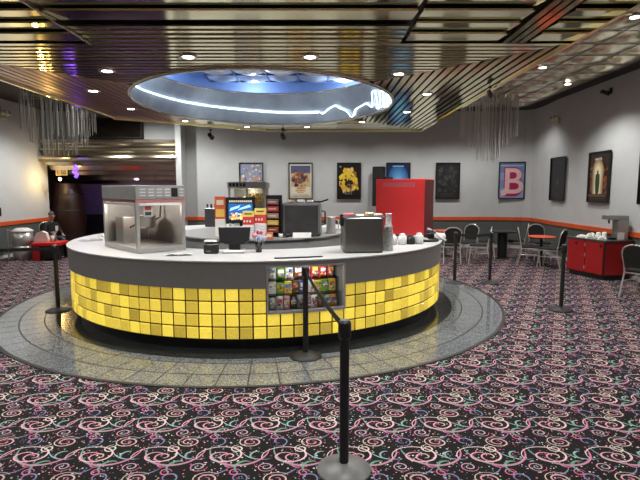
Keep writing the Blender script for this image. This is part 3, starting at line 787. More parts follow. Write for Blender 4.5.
# ------------------------------------------------------------------ popcorn machine
def popper(name, label, loc, rz, w, d, h, big):
    t = thing(name, label, 'popcorn machine', loc, rz)
    zb, zg, zh = h * .075, h * .745, h * .79
    b = MB(); b.box(-w / 2, w / 2, -d / 2, d / 2, .0, zb, .006); b.build('base', 'steel', t)
    for sx in (-1, 1):
        for sy in (-1, 1):
            b = MB(); b.cb(sx * (w / 2 - .022), sy * (d / 2 - .022), (zb + zg) / 2, .044, .044, zg - zb, .004); b.build('post', 'steel', t)
    b = MB(); b.box(-w / 2, w / 2, -d / 2, d / 2, zg, zh, .003); b.build('header', solid('faded_red_header', (.42, .16, .16)), t)
    b = MB(); b.box(-w / 2 - .004, w / 2 + .004, -d / 2 - .004, d / 2 + .004, zh, h, .008); rf = b.build('roof', solid('roof_steel', (.42, .42, .41), .36, metal=.6), t)
    for k in range(5):
        for j in range(3):
            b = MB(); b.cb((-w * .36 + k * w * .165) if k < 4 else w * .43, -d / 2 - .0055, zh + (h - zh) * (.28 + .22 * j), w * (.11 if k < 4 else .09), .004, .014); b.build('vent_slot', solid('vent_white', (.70, .70, .68)), rf)
    b = MB(); b.cb(w * .28, -d / 2 - .006, zh + (h - zh) * .5, w * .13, .006, (h - zh) * .62); b.build('switch_panel', 'black', rf)
    for sx in (-1, 1):
        b = MB(); b.box(sx * (w / 2 - .012) - .002, sx * (w / 2 - .012) + .002, -d / 2 + .045, d / 2 - .045, zb, zg); b.build('pane', 'pane', t)
    b = MB(); b.box(-w / 2 + .045, w / 2 - .045, -d / 2 + .010, -d / 2 + .014, zb, zg); b.build('pane', 'pane', t)
    b = MB(); b.box(-w / 2 + .045, w / 2 - .045, d / 2 - .014, d / 2 - .010, zb, zg); b.build('inner_panel', solid('pale_steel', (.50, .50, .49), .35, metal=.2), t)
    b = MB(); b.box(w / 2 - .030, w / 2 - .018, -d / 2 + .046, d / 2 - .046, zb, zg); b.build('inner_panel', M['pale_steel'], t)
    # white tape strips under the header, sticker
    b = MB(); b.box(-w / 2 + .044, w / 2 - .044, -d / 2 - .003, -d / 2 + .006, zg - .035, zg - .005); b.box(-w / 2 - .003, -w / 2 + .006, -d / 2 + .044, d / 2 - .044, zg - .035, zg - .005); b.build('edge_strip', 'white', t)
    k = MB(); k.lathe([(.001, zb + .20), (.10, zb + .20), (.125, zb + .23), (.125, zb + .34), (.13, zb + .35)], .02, -.02, 24); k.cyl(.02, -.02, zb + .35, zb + .36, .131, 24)
    kt = k.build('kettle', 'steel', t)
    b = MB(); b.tube([(.02, -.02, zb + .36), (.02, -.02, zg)], .014); b.tube([(.14, -.02, zb + .29), (.22, -.02, zb + .33), (.24, -.02, zg)], .010); b.tube([(-.11, -.03, zb + .25), (-.2, -.08, zb + .22)], .012); b.build('kettle_arm', 'black', kt)
    b = MB(); b.box(-.22, .0, d * .10, d * .34, zb, zb + .34, .01); b.build('motor_box', 'steel', t)
    b = MB(); b.col = (.7, .7, .68); b.box(-w * .34, -w * .16, -d / 2 + .018, -d / 2 + .022, zg - .17, zg - .03); b.col = (.45, .04, .05); b.box(-w * .31, -w * .19, -d / 2 + .015, -d / 2 + .019, zg - .09, zg - .045); b.col = (.05, .05, .05); b.box(-w * .31, -w * .19, -d / 2 + .015, -d / 2 + .019, zg - .15, zg - .11); b.build('sticker', 'prod', t)
    return t
popper('popcorn_machine', 'large stainless steel popcorn machine with glass sides on the left of the counter', (-2.14 + .731 * .31 - .682 * .54, 5.58 + .682 * .31 + .731 * .54, ZC), R(43), .62, 1.08, .80, True)
point((-2.42, 6.05, 1.57), 8, (1, .92, .8), .05)  # unseen lamp added inside to brighten the popcorn machine's interior

# POS monitor (seen from behind)
t = thing('monitor', 'black checkout monitor on a white foot, seen from behind on the front counter', 'monitor', (-1.02, 5.70, ZC), R(4))
b = MB(); b.box(-.13, .13, -.09, .09, 0, .035, .012); b.build('foot', 'white', t)
b = MB(); b.box(-.07, .07, -.02, .03, .03, .12, .01); b.build('neck', 'black', t)
b = MB(); b.X = Matrix.Translation((0, 0, .20)) @ Matrix.Rotation(R(-14), 4, 'X')
b.prism([(-.19, .10), (.19, .10), (.175, -.06), (.11, -.10), (-.11, -.10), (-.175, -.06)], -.025, .02, 'y'); b.build('casing', 'black', t)
b = MB(); b.X = Matrix.Translation((0, 0, .20)) @ Matrix.Rotation(R(-14), 4, 'X'); b.box(-.195, .195, -.02, .028, .10, .112); b.build('screen_edge', 'white', t)
# receipt printer
t = thing('receipt_printer', 'small black receipt printer with a grey lid left of the checkout monitor', 'printer', (-1.29, 5.66, ZC), R(8))
b = MB(); b.box(-.085, .085, -.08, .08, 0, .115, .012); b.build('casing', 'black', t)
b = MB(); b.box(-.085, .075, -.03, .08, .116, .155, .015); b.build('lid', 'steel_dk', t)
b = MB(); b.X = Matrix.Translation((0, 0, .15)) @ Matrix.Rotation(R(-20), 4, 'X'); b.box(-.05, .04, -.02, .03, 0, .004); b.build('paper_slip', 'paper', t)
b = MB(); b.box(-.06, .0, -.083, -.078, .02, .04); b.build('badge', 'greybase', t)
# grey box behind printer + cup rack on back counter
t = thing('cup_dispenser', 'black cup dispenser with four spouts standing on the rear counter', 'dispenser', (-2.17, 9.75, ZC), 0)
b = MB(); b.box(-.15, .15, -.1, .1, 0, .38, .012); b.build('body', solid('charcoal_panel', (.05, .05, .055), .3), t)
for x in (-.11, -.03, .05, .12):
    b = MB(); b.cyl(x, -.02, .38, .46, .018, 12); b.build('spout', 'black', t)
# menu screen
t = thing('menu_screen', 'black framed menu screen showing blue and popcorn pictures above the island', 'screen', (-1.14, 6.92, ZI), R(3))
b = MB(); b.box(-.10, .10, -.08, .08, 0, .012, .004); b.box(-.02, .02, -.01, .03, .012, .30); b.build('stand', 'black', t)
b = MB(); b.X = Matrix.Translation((0, 0, .20)); b.box(-.21, .21, -.03, .0, 0, .37, .008); b.build('casing', 'black', t)
scr = solid('screen_picture', (1, 1, 1)); 
if True:
    m = mat('screen_glow', (.1, .1, .1), .2, attr='emit', estr=.8); M['screen_glow'] = m
b = MB(); q = random.Random(2); zz = .20
b.col = (.02, .10, .30); b.box(-.17, .17, -.033, -.030, zz + .05, zz + .28)
b.col = (.30, .55, .80); b.add([(-.16, -.0335, zz + .17), (-.02, -.0335, zz + .22), (.0, -.0335, zz + .26), (-.14, -.0335, zz + .22)], [(0, 1, 2, 3)]); b.add([(-.05, -.0336, zz + .18), (.15, -.0336, zz + .23), (.13, -.0336, zz + .265), (.0, -.0336, zz + .22)], [(0, 1, 2, 3)])
for k in range(60):
    b.col = q.choice([(.62, .38, .10), (.75, .52, .2), (.5, .2, .06), (.7, .6, .4)]); x, z = q.uniform(-.155, .155), zz + q.uniform(.06, .14); s = q.uniform(.012, .022)
    y = -.034 - .0001 * k * .2; b.add([(x + s * math.cos(a), y, z + s * math.sin(a)) for a in (0, 1.05, 2.1, 3.14, 4.2, 5.2)], [(0, 1, 2, 3, 4, 5)])
b.col = (.55, .04, .04); b.add([(.06, -.036, zz + .06), (.17, -.036, zz + .06), (.17, -.036, zz + .16), (.03, -.036, zz + .13)], [(0, 1, 2, 3)])
for k in range(11): b.col = (.55, .48, .35); b.box(-.16 + k * .03, -.14 + k * .03, -.034, -.030, zz + .30, zz + .325)
b.build('picture', 'screen_glow', t)
# popcorn bags
def popbag(x, y, rz, h, label):
    t = thing('popcorn_bag', label, 'popcorn bag', (x, y, ZI), rz, 'tall popcorn bags on the island')
    b = MB(); w = .075
    b.col = (.80, .79, .78); b.box(-w, w, -.045, .045, 0, h * .52, .004)
    b.col = (.62, .05, .05); b.box(-w, w, -.045, .045, h * .52, h * .80)
    b.col = (.80, .68, .18); b.box(-w, w, -.045, .045, h * .80, h)
    b.build('bag', 'prod', t)
    b = MB()
    for k in range(5):
        z = h * (.06 + .09 * k); b.col = (.32, .36, .55) if k % 2 else (.62, .35, .38)
        vs = []
        for i in range(9): u = -w + 2 * w * i / 8; vs += [(u, -.047, z + .014 * math.sin(i * .8)), (u, -.047, z + .008 + .014 * math.sin(i * .8))]
        b.add(vs, [(2 * i, 2 * i + 2, 2 * i + 3, 2 * i + 1) for i in range(8)])
    b.col = (.75, .70, .6)
    for i in range(3): b.add([(-.055 + .04 * i + .014 * math.cos(a), -.047, h * .64 + .018 * math.sin(a)) for a in (0, 1, 2, 3, 4, 5)], [(0, 1, 2, 3, 4, 5)])
    b.col = (.25, .10, .03); b.box(-.05, .05, -.0475, -.044, h * .88, h * .93)
    b.build('printed_panel', 'prod', t)
popbag(-.985, 6.62, R(2), .385, 'red topped white popcorn bag overlapping the right end of the menu screen')
popbag(-.825, 6.66, R(-3), .42, 'taller red and yellow topped popcorn bag beside the black candy rack')
# orange carton standing left of the screen
t = thing('snack_carton', 'tall orange and red snack carton left of the menu screen', 'carton', (-1.44, 6.95, ZI), R(6))
b = MB(); b.col = (.75, .74, .70); b.box(-.075, .075, -.05, .05, 0, .26, .004); b.col = (.62, .12, .05); b.box(-.075, .075, -.05, .05, .26, .58, .004); b.build('carton', 'prod', t)
b = MB(); b.col = (.80, .52, .12); b.box(-.06, .06, -.053, -.049, .29, .40); b.col = (.70, .60, .45); b.box(-.05, .05, -.053, -.049, .46, .53); b.build('printed_panel', 'prod', t)
# second warmer behind
t = thing('popcorn_warmer', 'silver popcorn warmer with a vented dark header behind the menu screen', 'popcorn machine', (-1.16, 7.9, ZI), 0)
b = MB(); b.box(-.30, .30, -.25, .25, 0, .09, .005); b.build('base', 'steel', t)
b = MB(); b.box(-.31, .31, -.26, .26, .70, .80, .006); rf = b.build('roof', 'steel', t)
for k in range(5):
    b = MB(); b.cb(-.26 + k * .055, -.263, .755, .04, .006, .055); b.build('vent_slot', 'dark', rf)
point((-1.16, 7.85, 1.72), 1.5, (1, .85, .6), .03)
for sx in (-.28, 0, .28):
    b = MB(); b.cb(sx, -.23, .395, .035, .035, .61); b.build('post', 'steel', t)
b = MB(); b.box(-.29, .29, .22, .245, .09, .70); b.build('inner_panel', M['pale_steel'], t)
b = MB(); b.box(-.265, .265, -.245, -.240, .09, .70); b.build('pane', 'pane', t)
b = MB(); q = random.Random(9)
for k in range(150): b.col = q.choice([(.62, .42, .10), (.72, .56, .24), (.5, .3, .06)]); b.sphere((q.uniform(.03, .26), q.uniform(-.2, .18), q.uniform(.44, .62)), q.uniform(.014, .022), 4)
p_ = b.build('popcorn_heap', 'prod', t); p_['kind'] = 'stuff'
b = MB(); b.box(.02, .27, -.21, .2, .40, .43); b.build('shelf', 'steel_dk', t)
b = MB(); b.lathe([(.001, .42), (.08, .42), (.10, .46), (.10, .56), (.001, .57)], -.14, 0, 20); b.build('kettle', 'steel_dk', t)
# candy rack and its packs
t = thing('candy_rack', 'narrow black candy rack right of the popcorn bags', 'rack', (-.66, 6.95, ZI), R(-4))
b = MB(); b.box(-.11, .11, .03, .05, 0, .60); b.box(-.11, -.10, -.06, .05, 0, .60); b.box(.10, .11, -.06, .05, 0, .60)
for k in range(5): b.box(-.10, .10, -.06, .03, .06 + k * .10, .066 + k * .10)
b.box(-.11, .11, -.06, .05, 0, .012); b.build('rack', 'black', t)
for k, (c, nm) in enumerate((((.28, .05, .04), 'dark red'), ((.60, .42, .05), 'yellow'), ((.32, .20, .16), 'brown'), ((.40, .05, .05), 'red'), ((.22, .12, .12), 'maroon'))):
    z = ZI + .0665 + k * .10
    o = MB(); o.col = c; o.box(-.085, .085, -.03, .0, 0, .075, .004); o.col = (.65, .5, .4); o.box(-.06, .05, -.0315, -.029, .03, .045)
    o = o.build('candy_pack', 'prod', None, (-.66 - .02, 6.925, z), R(-4)); tag(o, '%s candy pack lying on shelf %s of the narrow black rack' % (nm, ('one', 'two', 'three', 'four', 'five')[k] + ' from the bottom'), 'candy', 'packs in the narrow candy rack')
# lollipop cup
t = thing('candy_cup', 'clear cup holding lollipops right of the checkout monitor', 'cup', (-.735, 5.72, ZC))
b = MB(); b.lathe([(.001, .003), (.035, .003), (.046, .13), (.043, .13), (.028, .006), (.001, .006)], 0, 0, 20); b.build('cup', 'acryl', t)
q = random.Random(6)
for k, (c, nm) in enumerate((((.55, .08, .12), 'red'), ((.30, .14, .50), 'purple'), ((.15, .25, .60), 'blue'), ((.75, .70, .78), 'white'), ((.65, .2, .4), 'pink'), ((.60, .55, .75), 'lilac'), ((.35, .05, .10), 'dark red'), ((.7, .35, .2), 'orange'))):
    a = k * 2.4; lx, ly = .030 + .028 * (k % 3), .0
    b = MB(); p0 = (.012 * math.cos(a), .012 * math.sin(a), .012); p1 = ((.03 + .032 * (k % 3)) * math.cos(a), (.03 + .026 * (k % 3)) * math.sin(a), .225 - .03 * (k % 3))
    b.col = (.8, .8, .8); b.tube([p0, p1], .0025, 5); b.col = c; b.sphere((p1[0], p1[1], p1[2] + .012), .024, 6)
    tag(b.build('lollipop', 'prod', None, (-.735, 5.72, ZC)), '%s lollipop standing in the clear cup by the checkout monitor' % nm, 'candy', 'lollipops in the clear cup')
o = MB(); o.col = (.72, .18, .06); o.box(-.05, .05, -.04, .04, 0, .09, .004); o.col = (.78, .70, .6); o.box(-.04, .03, -.042, -.039, .03, .07)
tag(o.build('snack_box', 'prod', None, (-.70, 6.60, ZI), R(5)), 'small orange and white snack box at the front edge of the island', 'box')
# nacho warmer (dark rear) on the island
t = thing('food_warmer', 'big dark grey warmer cabinet on the island under the cream poster', 'warmer', (-.26, 7.1, ZI))
b = MB(); b.box(-.285, .285, -.17, .20, .02, .485, .02); b.build('casing', solid('warmer_grey', (.13, .13, .13), .4), t)
b = MB(); b.box(-.25, .235, -.178, -.168, .05, .45, .004); b.build('rear_panel', solid('warmer_dark', (.035, .035, .036), .35, var=.3, scale=5), t)
for sx in (-.24, .24):
    b = MB(); b.cyl(sx, 0, 0, .022, .025, 12); b.build('foot', 'black', t)
b = MB(); b.tube([(.285, -.05, .16), (.335, -.05, .17), (.335, -.05, .36), (.285, -.05, .37)], .012); b.build('handle', 'black', t)
b = MB(); b.box(-.33, -.287, -.1, .0, .12, .30, .01); b.build('side_unit', 'steel_dk', t)
# things lying on the warmer
for k, (x, sx, h, c, l) in enumerate(((-.42, .10, .035, (.62, .45, .30), 'flat tan package lying on the left end of the dark warmer'), (-.28, .12, .045, (.66, .64, .62), 'pale wrapped bundle on top of the dark warmer, beside the tan package'), (-.15, .10, .04, (.55, .42, .40), 'pinkish wrapped bundle on top of the dark warmer, right of the pale one'))):
    b = MB(); b.col = c; b.box(-sx / 2, sx / 2, -.08, .08, 0, h, .012); tag(b.build('package', 'prod', None, (x, 7.08, ZI + .486), R(6 * k - 5)), l, 'package')
b = MB(); b.tube([(-.02, .05, .014), (.10, .05, .014), (.20, .0, .05)], .012); b.sphere((-.02, .05, .022), .022, 6); tag(b.build('scoop', 'black', None, (-.08, 7.1, ZI + .486)), 'black scoop with its handle poking over the right edge of the warmer', 'scoop')
b = MB(); b.X = Matrix.Rotation(R(-12), 4, 'X'); b.box(-.13, .13, -.004, .004, 0, .075); b.X = None; b.box(-.13, .13, .0, .05, 0, .004)
tag(b.build('label_card', 'paper', None, (-.255, 6.76, ZI), 0), 'white label card standing before the dark warmer', 'card')
for k, (x, c, m_, l) in enumerate(((-.56, 'white', 'white', 'small white cup on the island left of the label card'), (-.47, 'black', 'black', 'small black cup on the island next to the white cup'))):
    b = MB(); b.lathe([(.001, 0), (.025, 0), (.032, .055), (.028, .055), (.022, .006), (.001, .006)], 0, 0, 16); tag(b.build('sauce_cup', m_, None, (x, 6.80 + .03 * k, ZI)), l, 'cup')
# pitcher
t = thing('pitcher', 'steel pitcher at the right edge of the island behind the steel bin', 'pitcher', (.17, 7.50, ZI))
b = MB(); b.lathe([(.001, 0), (.075, 0), (.078, .02), (.068, .24), (.074, .26), (.068, .255), (.062, .02), (.001, .012)], 0, 0, 28); b.build('body', 'steel', t)
b = MB(); b.tube([(.070, 0, .22), (.12, 0, .20), (.12, 0, .08), (.074, 0, .05)], .009); b.build('handle', 'steel', t)
# steel bin
t = thing('steel_bin', 'square brushed steel bin on the counter right of the display case', 'bin', (.505, 5.81, ZC), R(4))
b = MB(); b.box(-.24, .24, -.16, .16, 0, .42, .02); b.build('body', solid('dark_brushed_steel', (.22, .215, .205), .32, metal=.85, stretch=(1, 1, 10), scale=20), t)
b = MB()
for x0, x1, y0, y1 in ((-.255, .255, -.165, -.15), (-.255, .255, .15, .165), (-.255, -.24, -.165, .165), (.24, .255, -.165, .165)): b.box(x0, x1, y0, y1, .42, .435)
b.build('rim', 'steel_dk', t)
b = MB(); b.box(-.275, -.24, -.15, -.08, .32, .46, .008); b.build('clip', 'black', t)
for k, (x, c, sx, h, l) in enumerate(((-.17, (.66, .22, .26), .13, .05, 'pink packet lying on the steel bin at its left end'), (-.03, (.72, .70, .68), .09, .035, 'white packet lying on the steel bin'), (.08, (.66, .52, .26), .09, .06, 'yellow tan packet lying on the middle of the steel bin'), (.18, (.72, .62, .62), .10, .045, 'pale pink packet lying on the right end of the steel bin'))):
    p = Matrix.Rotation(R(4), 3, 'Z') @ Vector((x, -.06, 0)); b = MB(); b.col = c; b.box(-sx / 2, sx / 2, -.06, .06, 0, h, .012)
    tag(b.build('packet', 'prod', None, (.505 + p.x, 5.81 + p.y, ZC + .4205), R(4 + 5 * (k - 1))), l, 'packet')
# clear patterned tower
t = thing('cup_stack', 'tall narrow stack of clear patterned cups right of the steel bin', 'cup stack', (.85, 5.95, ZC))
t.scale = (1.25, 1.25, 1)
b = MB(); pr = [(.001, 0), (.052, 0)]
for k in range(14): z = .015 + k * .021; r = .054 - .0009 * k; pr += [(r, z), (r - .004, z + .016)]
pr += [(.032, .33), (.028, .44), (.034, .455), (.001, .456)]
b.lathe(pr, 0, 0, 18); b.build('cups', mat('frosted_pattern', (.72, .72, .70), .3, var=.35, scale=45, alpha=.6), t)
# jars
def jar(x, y, m_, label, h=.155):
    t = thing('condiment_jar', label, 'jar', (x, y, ZC), 0, 'jars on the counter below the red machine')
    b = MB(); b.lathe([(.001, 0), (.052, 0), (.060, .012), (.060, h * .72), (.040, h * .84), (.001, h * .84)], 0, 0, 20); b.build('body', m_, t)
    b = MB(); b.lathe([(.001, h * .83), (.038, h * .83), (.038, h * .95), (.02, h), (.001, h)], 0, 0, 20); b.build('lid', m_, t)
jar(.985, 6.50, 'white', 'white jar below the red machine, nearest the clear cup stack')
jar(1.125, 6.53, 'white', 'white jar below the red machine, next to the black bottle')
jar(1.25, 6.58, 'black', 'small black bottle between two white jars below the red machine', .13)
jar(1.375, 6.63, 'white', 'white jar below the red machine, right of the black bottle')
# counter mat, booklets
b = MB(); b.ring(2.66, 2.71, 0, .010, -80.5, -69, 12); tag(b.build('bar_mat', 'black', None, (CX, CY, ZC)), 'long thin black mat lying along the counter edge above the display case', 'mat')
def booklet(x, y, rz, s, label):
    t = thing('booklet', label, 'booklet', (x, y, ZC), rz)
    for sg in (-1, 1):
        b = MB(); vs = []
        for i in range(6):
            u = i / 5
            for v in (0, 1): vs.append((sg * u * .15 * s, (v - .5) * .20 * s, .003 + .018 * math.sin(u * PI) * s))
        b.add(vs, [(2 * i, 2 * i + 1, 2 * i + 3, 2 * i + 2) for i in range(5)], True)
        vs2 = [(x_, y_, .001) for x_, y_, _ in vs]; b.add(vs2, [(2 * i, 2 * i + 1, 2 * i + 3, 2 * i + 2) for i in range(5)])
        b.build('page', solid('grey_paper', (.42, .42, .40), .7), t)
booklet(-1.62, 5.50, R(12), .95, 'open grey booklet lying on the counter right of the popcorn machine')
booklet(-3.38, 7.05, R(50), 1., 'open grey booklet lying at the far left end of the counter')
t = thing('paper_tray', 'white tray with folded papers at the left end of the counter', 'tray', (-3.28, 7.45, ZC), R(40))
b = MB(); b.box(-.14, .14, -.1, .1, 0, .012, .003); b.box(-.14, .14, .09, .1, .012, .06); b.build('tray', 'white', t)
b = MB(); b.box(-.11, .10, -.08, .07, .012, .05, .006); b.build('papers', 'paper', t)
# drink gun hoses on the right end
t = thing('drink_hose', 'coiled black drink hose with nozzle beside the red machine', 'hose', (1.60, 6.93, ZC), 0)
b = MB(); b.tube(smooth([(-.12, -.05, .018), (-.02, -.10, .02), (.10, -.04, .02), (.08, .08, .03), (-.04, .08, .06), (-.08, .0, .09), (.02, -.03, .12), (.12, .05, .14)]), .018, 8); b.build('hose', 'black', t)
b = MB(); b.box(-.04, .06, -.02, .06, .03, .17, .02); b.build('nozzle', 'black', t)
b = MB(); b.tube(smooth([(-.02, .10, .18), (.06, .02, .14), (.16, -.06, .05), (.22, -.02, .02)]), .016, 8); b.build('silver_tube', 'white', t)
b = MB(); b.lathe([(.001, 0), (.085, 0), (.095, .05), (.08, .09), (.03, .10), (.001, .1)], 0, 0, 24)
tag(b.build('bowl', 'white', None, (1.80, 7.20, ZC)), 'round white bowl upside down at the right end of the counter', 'bowl')

# red machine
t = thing('red_warmer', 'tall red metal cabinet with a row of vents on the right of the counter', 'cabinet', (1.38, 7.86, ZC), R(-35))
W2, D2 = .42, .20
b = MB(); b.box(-W2, W2, -D2, D2 - .01, .03, .915, .006); b.build('body', 'red', t)
b = MB(); b.box(W2, W2 + .004, -D2 + .03, D2 - .02, .04, .90); b.build('side_panel', solid('dark_red_panel', (.10, .008, .010), .35), t)
b = MB()
for k in range(26):
    for j in range(4): b.cb(-.29 + k * .022, -D2 - .001, .80 + j * .018, .011, .003, .010)
b.build('vents', solid('vent_grey', (.30, .20, .23), .5), t)
for sx in (-1, 1):
    for sy in (-1, 1):
        b = MB(); b.cyl(sx * .38, sy * .18, 0, .031, .02, 12); b.build('foot', 'black', t)
b = MB()
for k in range(5): b.box(-.40 + k * .03, -.385 + k * .03, -.15, .1, .915, .955)
b.build('top_rack', 'dark', t)
# wall loudspeaker
t = thing('loudspeaker', 'tall black loudspeaker hung on the wall between yellow and blue posters', 'speaker', (1.74, 14.28, 1.26), R(-22))
b = MB(); b.box(-.17, .17, -.12, .12, 0, 1.16, .015); b.build('cabinet', 'black', t)
b = MB(); b.box(-.15, .15, -.128, -.119, .06, 1.10); b.build('grille', 'blackmat', t)
b = MB(); b.box(-.05, .05, .1, .24, .55, .62); b.build('bracket', 'steel_dk', t)

# ------------------------------------------------------------------ stanchions
def stanchion(x, y, label, base_m, belts=()):
    t = thing('belt_stanchion', label, 'stanchion', (x, y, 0), 0, 'belt stanchions')
    b = MB(); b.lathe([(.001, 0), (.168, 0), (.17, .008), (.165, .018), (.09, .040), (.045, .058), (.001, .06)], 0, 0, 40); b.build('base', base_m, t)
    b = MB(); b.cyl(0, 0, .05, .875, .029, 20); b.build('post', 'postblk', t)
    b = MB(); b.lathe([(.001, .85), (.034, .85), (.040, .865), (.040, .945), (.034, .958), (.001, .96)], 0, 0, 24); h = b.build('belt_head', 'black', t)
    b = MB(); b.lathe([(.001, .960), (.032, .960), (.028, .966), (.001, .966)], 0, 0, 20); b.build('cap', 'greybase', h)
    for (dx, dy, sag) in belts:
        b = MB(); n = 14; vs = []
        d = Vector((dx, dy)); L_ = d.length; d /= L_; pn = Vector((-d.y, d.x)) * .0015
        for i in range(n + 1):
            u = .038 + (L_ - .076) * i / n; z = .915 - sag * 4 * (i / n) * (1 - i / n)
            for s_ in (-1, 1):
                for w in (-.024, .024): vs.append((d.x * u + pn.x * s_, d.y * u + pn.y * s_, z + w))
        fs = []
        for i in range(n):
            o = i * 4
            for p_, q_ in ((0, 1), (1, 3), (3, 2), (2, 0)): fs.append((o + p_, o + q_, o + 4 + q_, o + 4 + p_))
        b.add(vs, fs); b.build('belt', 'belt', t)
    return t
stanchion(.15, 2.84, 'nearest black stanchion post with a grey base on the swirl carpet', 'greybase', ((-.30, 2.05, .03),))
stanchion(-.15, 4.89, 'black stanchion standing on the granite ring before the display case', 'postblk')
stanchion(3.52, 6.87, 'black stanchion alone on the carpet before the red corner cabinet', 'postblk')
stanchion(-3.79, 6.81, 'black stanchion on the granite ring left of the counter', 'postblk', ((-2.3, -.1, .03),))
stanchion(-6.09, 6.71, 'black stanchion at the far left end of the stretched belt', 'postblk')
stanchion(2.53, 8.90, 'black stanchion at the granite edge right behind the counter', 'postblk', ((.66, 0, .02),))
stanchion(3.19, 8.90, 'black stanchion on the carpet linked by belt to the one behind the counter', 'postblk')

# ------------------------------------------------------------------ tables and chairs
def chair(loc, rz, label):
    t = thing('stacking_chair', label, 'chair', loc, rz, 'black padded chairs with silver frames')
    b = MB(); b.box(-.20, .20, -.19, .21, .405, .455, .02); b.build('seat', 'blackmat', t)
    arch = [(-.17, .50), (-.19, .70), (-.17, .79), (-.07, .855), (.07, .855), (.17, .79), (.19, .70), (.17, .50)]
    b = MB(); b.X = Matrix.Translation((0, -.19, .42)) @ Matrix.Rotation(R(11), 4, 'X') @ Matrix.Translation((0, 0, -.42)); b.prism(arch, -.018, .018, 'y'); b.build('backrest', 'blackmat', t)
    X = Matrix.Translation((0, -.19, .42)) @ Matrix.Rotation(R(11), 4, 'X') @ Matrix.Translation((0, 0, -.42))
    b = MB(); b.X = X; b.tube(smooth([(-.185, 0, .40), (-.185, 0, .52), (-.205, 0, .70), (-.185, 0, .80), (-.075, 0, .87), (.075, 0, .87), (.185, 0, .80), (.205, 0, .70), (.185, 0, .52), (.185, 0, .40)], 4), .0125, 8); b.build('back_frame', 'chrome', t)
    b = MB(); b.tube([(-.19, -.19, .40), (.19, -.19, .40), (.19, .19, .40), (-.19, .19, .40)], .012, 8, True); b.build('seat_frame', 'chrome', t)
    for sx in (-1, 1):
        for y0, y1 in ((-.18, -.27), (.18, .22)):
            b = MB(); b.tube([(sx * .19, y0, .40), (sx * .20, y1, .005)], .0125, 8); b.build('leg', 'chrome', t)
        b = MB(); b.tube([(sx * .193, -.215, .26), (sx * .193, .198, .26)], .008, 6); b.build('stretcher', 'chrome', t)
    return t
def table(loc, r, m_, label, h=.66, cr=.035):
    t = thing('round_table', label, 'table', loc, 0)
    b = MB(); b.lathe([(.001, h - .03), (r - .01, h - .03), (r, h - .02), (r, h - .006), (r - .006, h), (.001, h)], 0, 0, 40); b.build('tabletop', m_, t)
    b = MB(); b.cyl(0, 0, .04, h - .03, cr, 16); b.build('column', 'black', t)
    b = MB(); b.lathe([(.001, 0), (.19, 0), (.19, .012), (.06, .04), (.001, .045)], 0, 0, 24); b.build('base', 'black', t)
table((5.22, 11.25, 0), .31, 'orange_top', 'small round orange table beside the red corner cabinet')
c0 = chair((4.88, 11.08, 0), R(-110), 'black chair with silver frame seen from the side, left of the small orange table')
CG = 'black padded chairs with silver frames'
dup(c0, (5.50, 11.95, 0), R(178), 'black chair behind the small orange table, back against the wall', CG)
dup(c0, (5.20, 10.72, 0), R(46), 'black chair close behind the lone stanchion, right of the small orange table', CG)
table((3.30, 12.65, 0), .33, 'orange_top', 'round orange table just right of the red machine on the counter', .68)
dup(c0, (3.13, 11.45, 0), R(-4), 'black chair with its rounded back to us, nearest the counter end', CG)
dup(c0, (3.66, 12.0, 0), R(128), 'black chair behind the orange table, silver arch of its back showing', CG)
dup(c0, (3.80, 11.40, 0), R(71), 'black chair turned left with a leaning silver back, third from the counter end', CG)
table((4.66, 12.2, 0), .34, 'black', 'round black topped table with a thick pedestal between the two orange tables', .70, .12)
dup(c0, (4.26, 12.25, 0), R(-109), 'black chair left of the black topped table, turned right', CG)
dup(c0, (5.10, 12.40, 0), R(68), 'black chair right of the black topped table, turned left', CG)
dup(c0, (5.26, 7.72, 0), R(-62), 'black chair with silver legs cut off by the right edge of the view', CG)

# red corner cabinet -------------------------------------------------------
t = thing('corner_cabinet', 'red two-door condiment cabinet with a dark top against the right wall', 'cabinet')
H_ = .775
P4 = [(5.20, 10.0), (5.45, 9.12), (6.06, 9.24), (6.06, 10.05)]
b = MB(); b.prism([(5.24, 9.97), (5.49, 9.16), (6.06, 9.28), (6.06, 10.03)], 0, .10); b.build('plinth', 'dark', t)
b = MB(); b.prism(P4, .10, H_ - .03); b.build('body', 'redlam', t)
b = MB(); b.prism([(5.17, 10.03), (5.43, 9.08), (6.06, 9.20), (6.06, 10.08)], H_ - .03, H_); b.build('countertop', solid('dark_countertop', (.06, .055, .05), .3, var=.2, scale=40), t)
p0, p1 = Vector(P4[0]), Vector(P4[1]); d = (p1 - p0).normalized(); nn = Vector((d.y, -d.x))
if nn.y > 0 and nn.x > 0: nn = -nn
nn = Vector((-abs(nn.x), -abs(nn.y)))
Ld = (p1 - p0).length
for i, (u0, u1) in enumerate(((.02, .46), (.475, .90))):
    b = MB(); q0, q1 = p0 + d * u0, p0 + d * u1
    b.prism([tuple(q0), tuple(q1), tuple(q1 + nn * .018), tuple(q0 + nn * .018)], .12, H_ - .04); dr = b.build('door', 'redlam', t)
    k0 = p0 + d * (u0 + .22 if i == 0 else u1 - .05)
    b = MB(); b.cb(k0.x + nn.x * .025, k0.y + nn.y * .025, H_ - .11, .03, .03, .045, .006); b.build('lock', 'black', dr)
    for z in (.2, .45, .66):
        k0 = p0 + d * .4675
        if i == 0:
            b = MB(); b.cb(k0.x + nn.x * .018, k0.y + nn.y * .018, z, .016, .016, .07); b.build('hinge', 'chrome', dr)
b = MB(); b.prism([(5.44, 9.11), (5.46, 9.105), (5.46, 9.125), (5.44, 9.13)], .10, H_ - .03); b.build('edge_strip', 'dark', t)
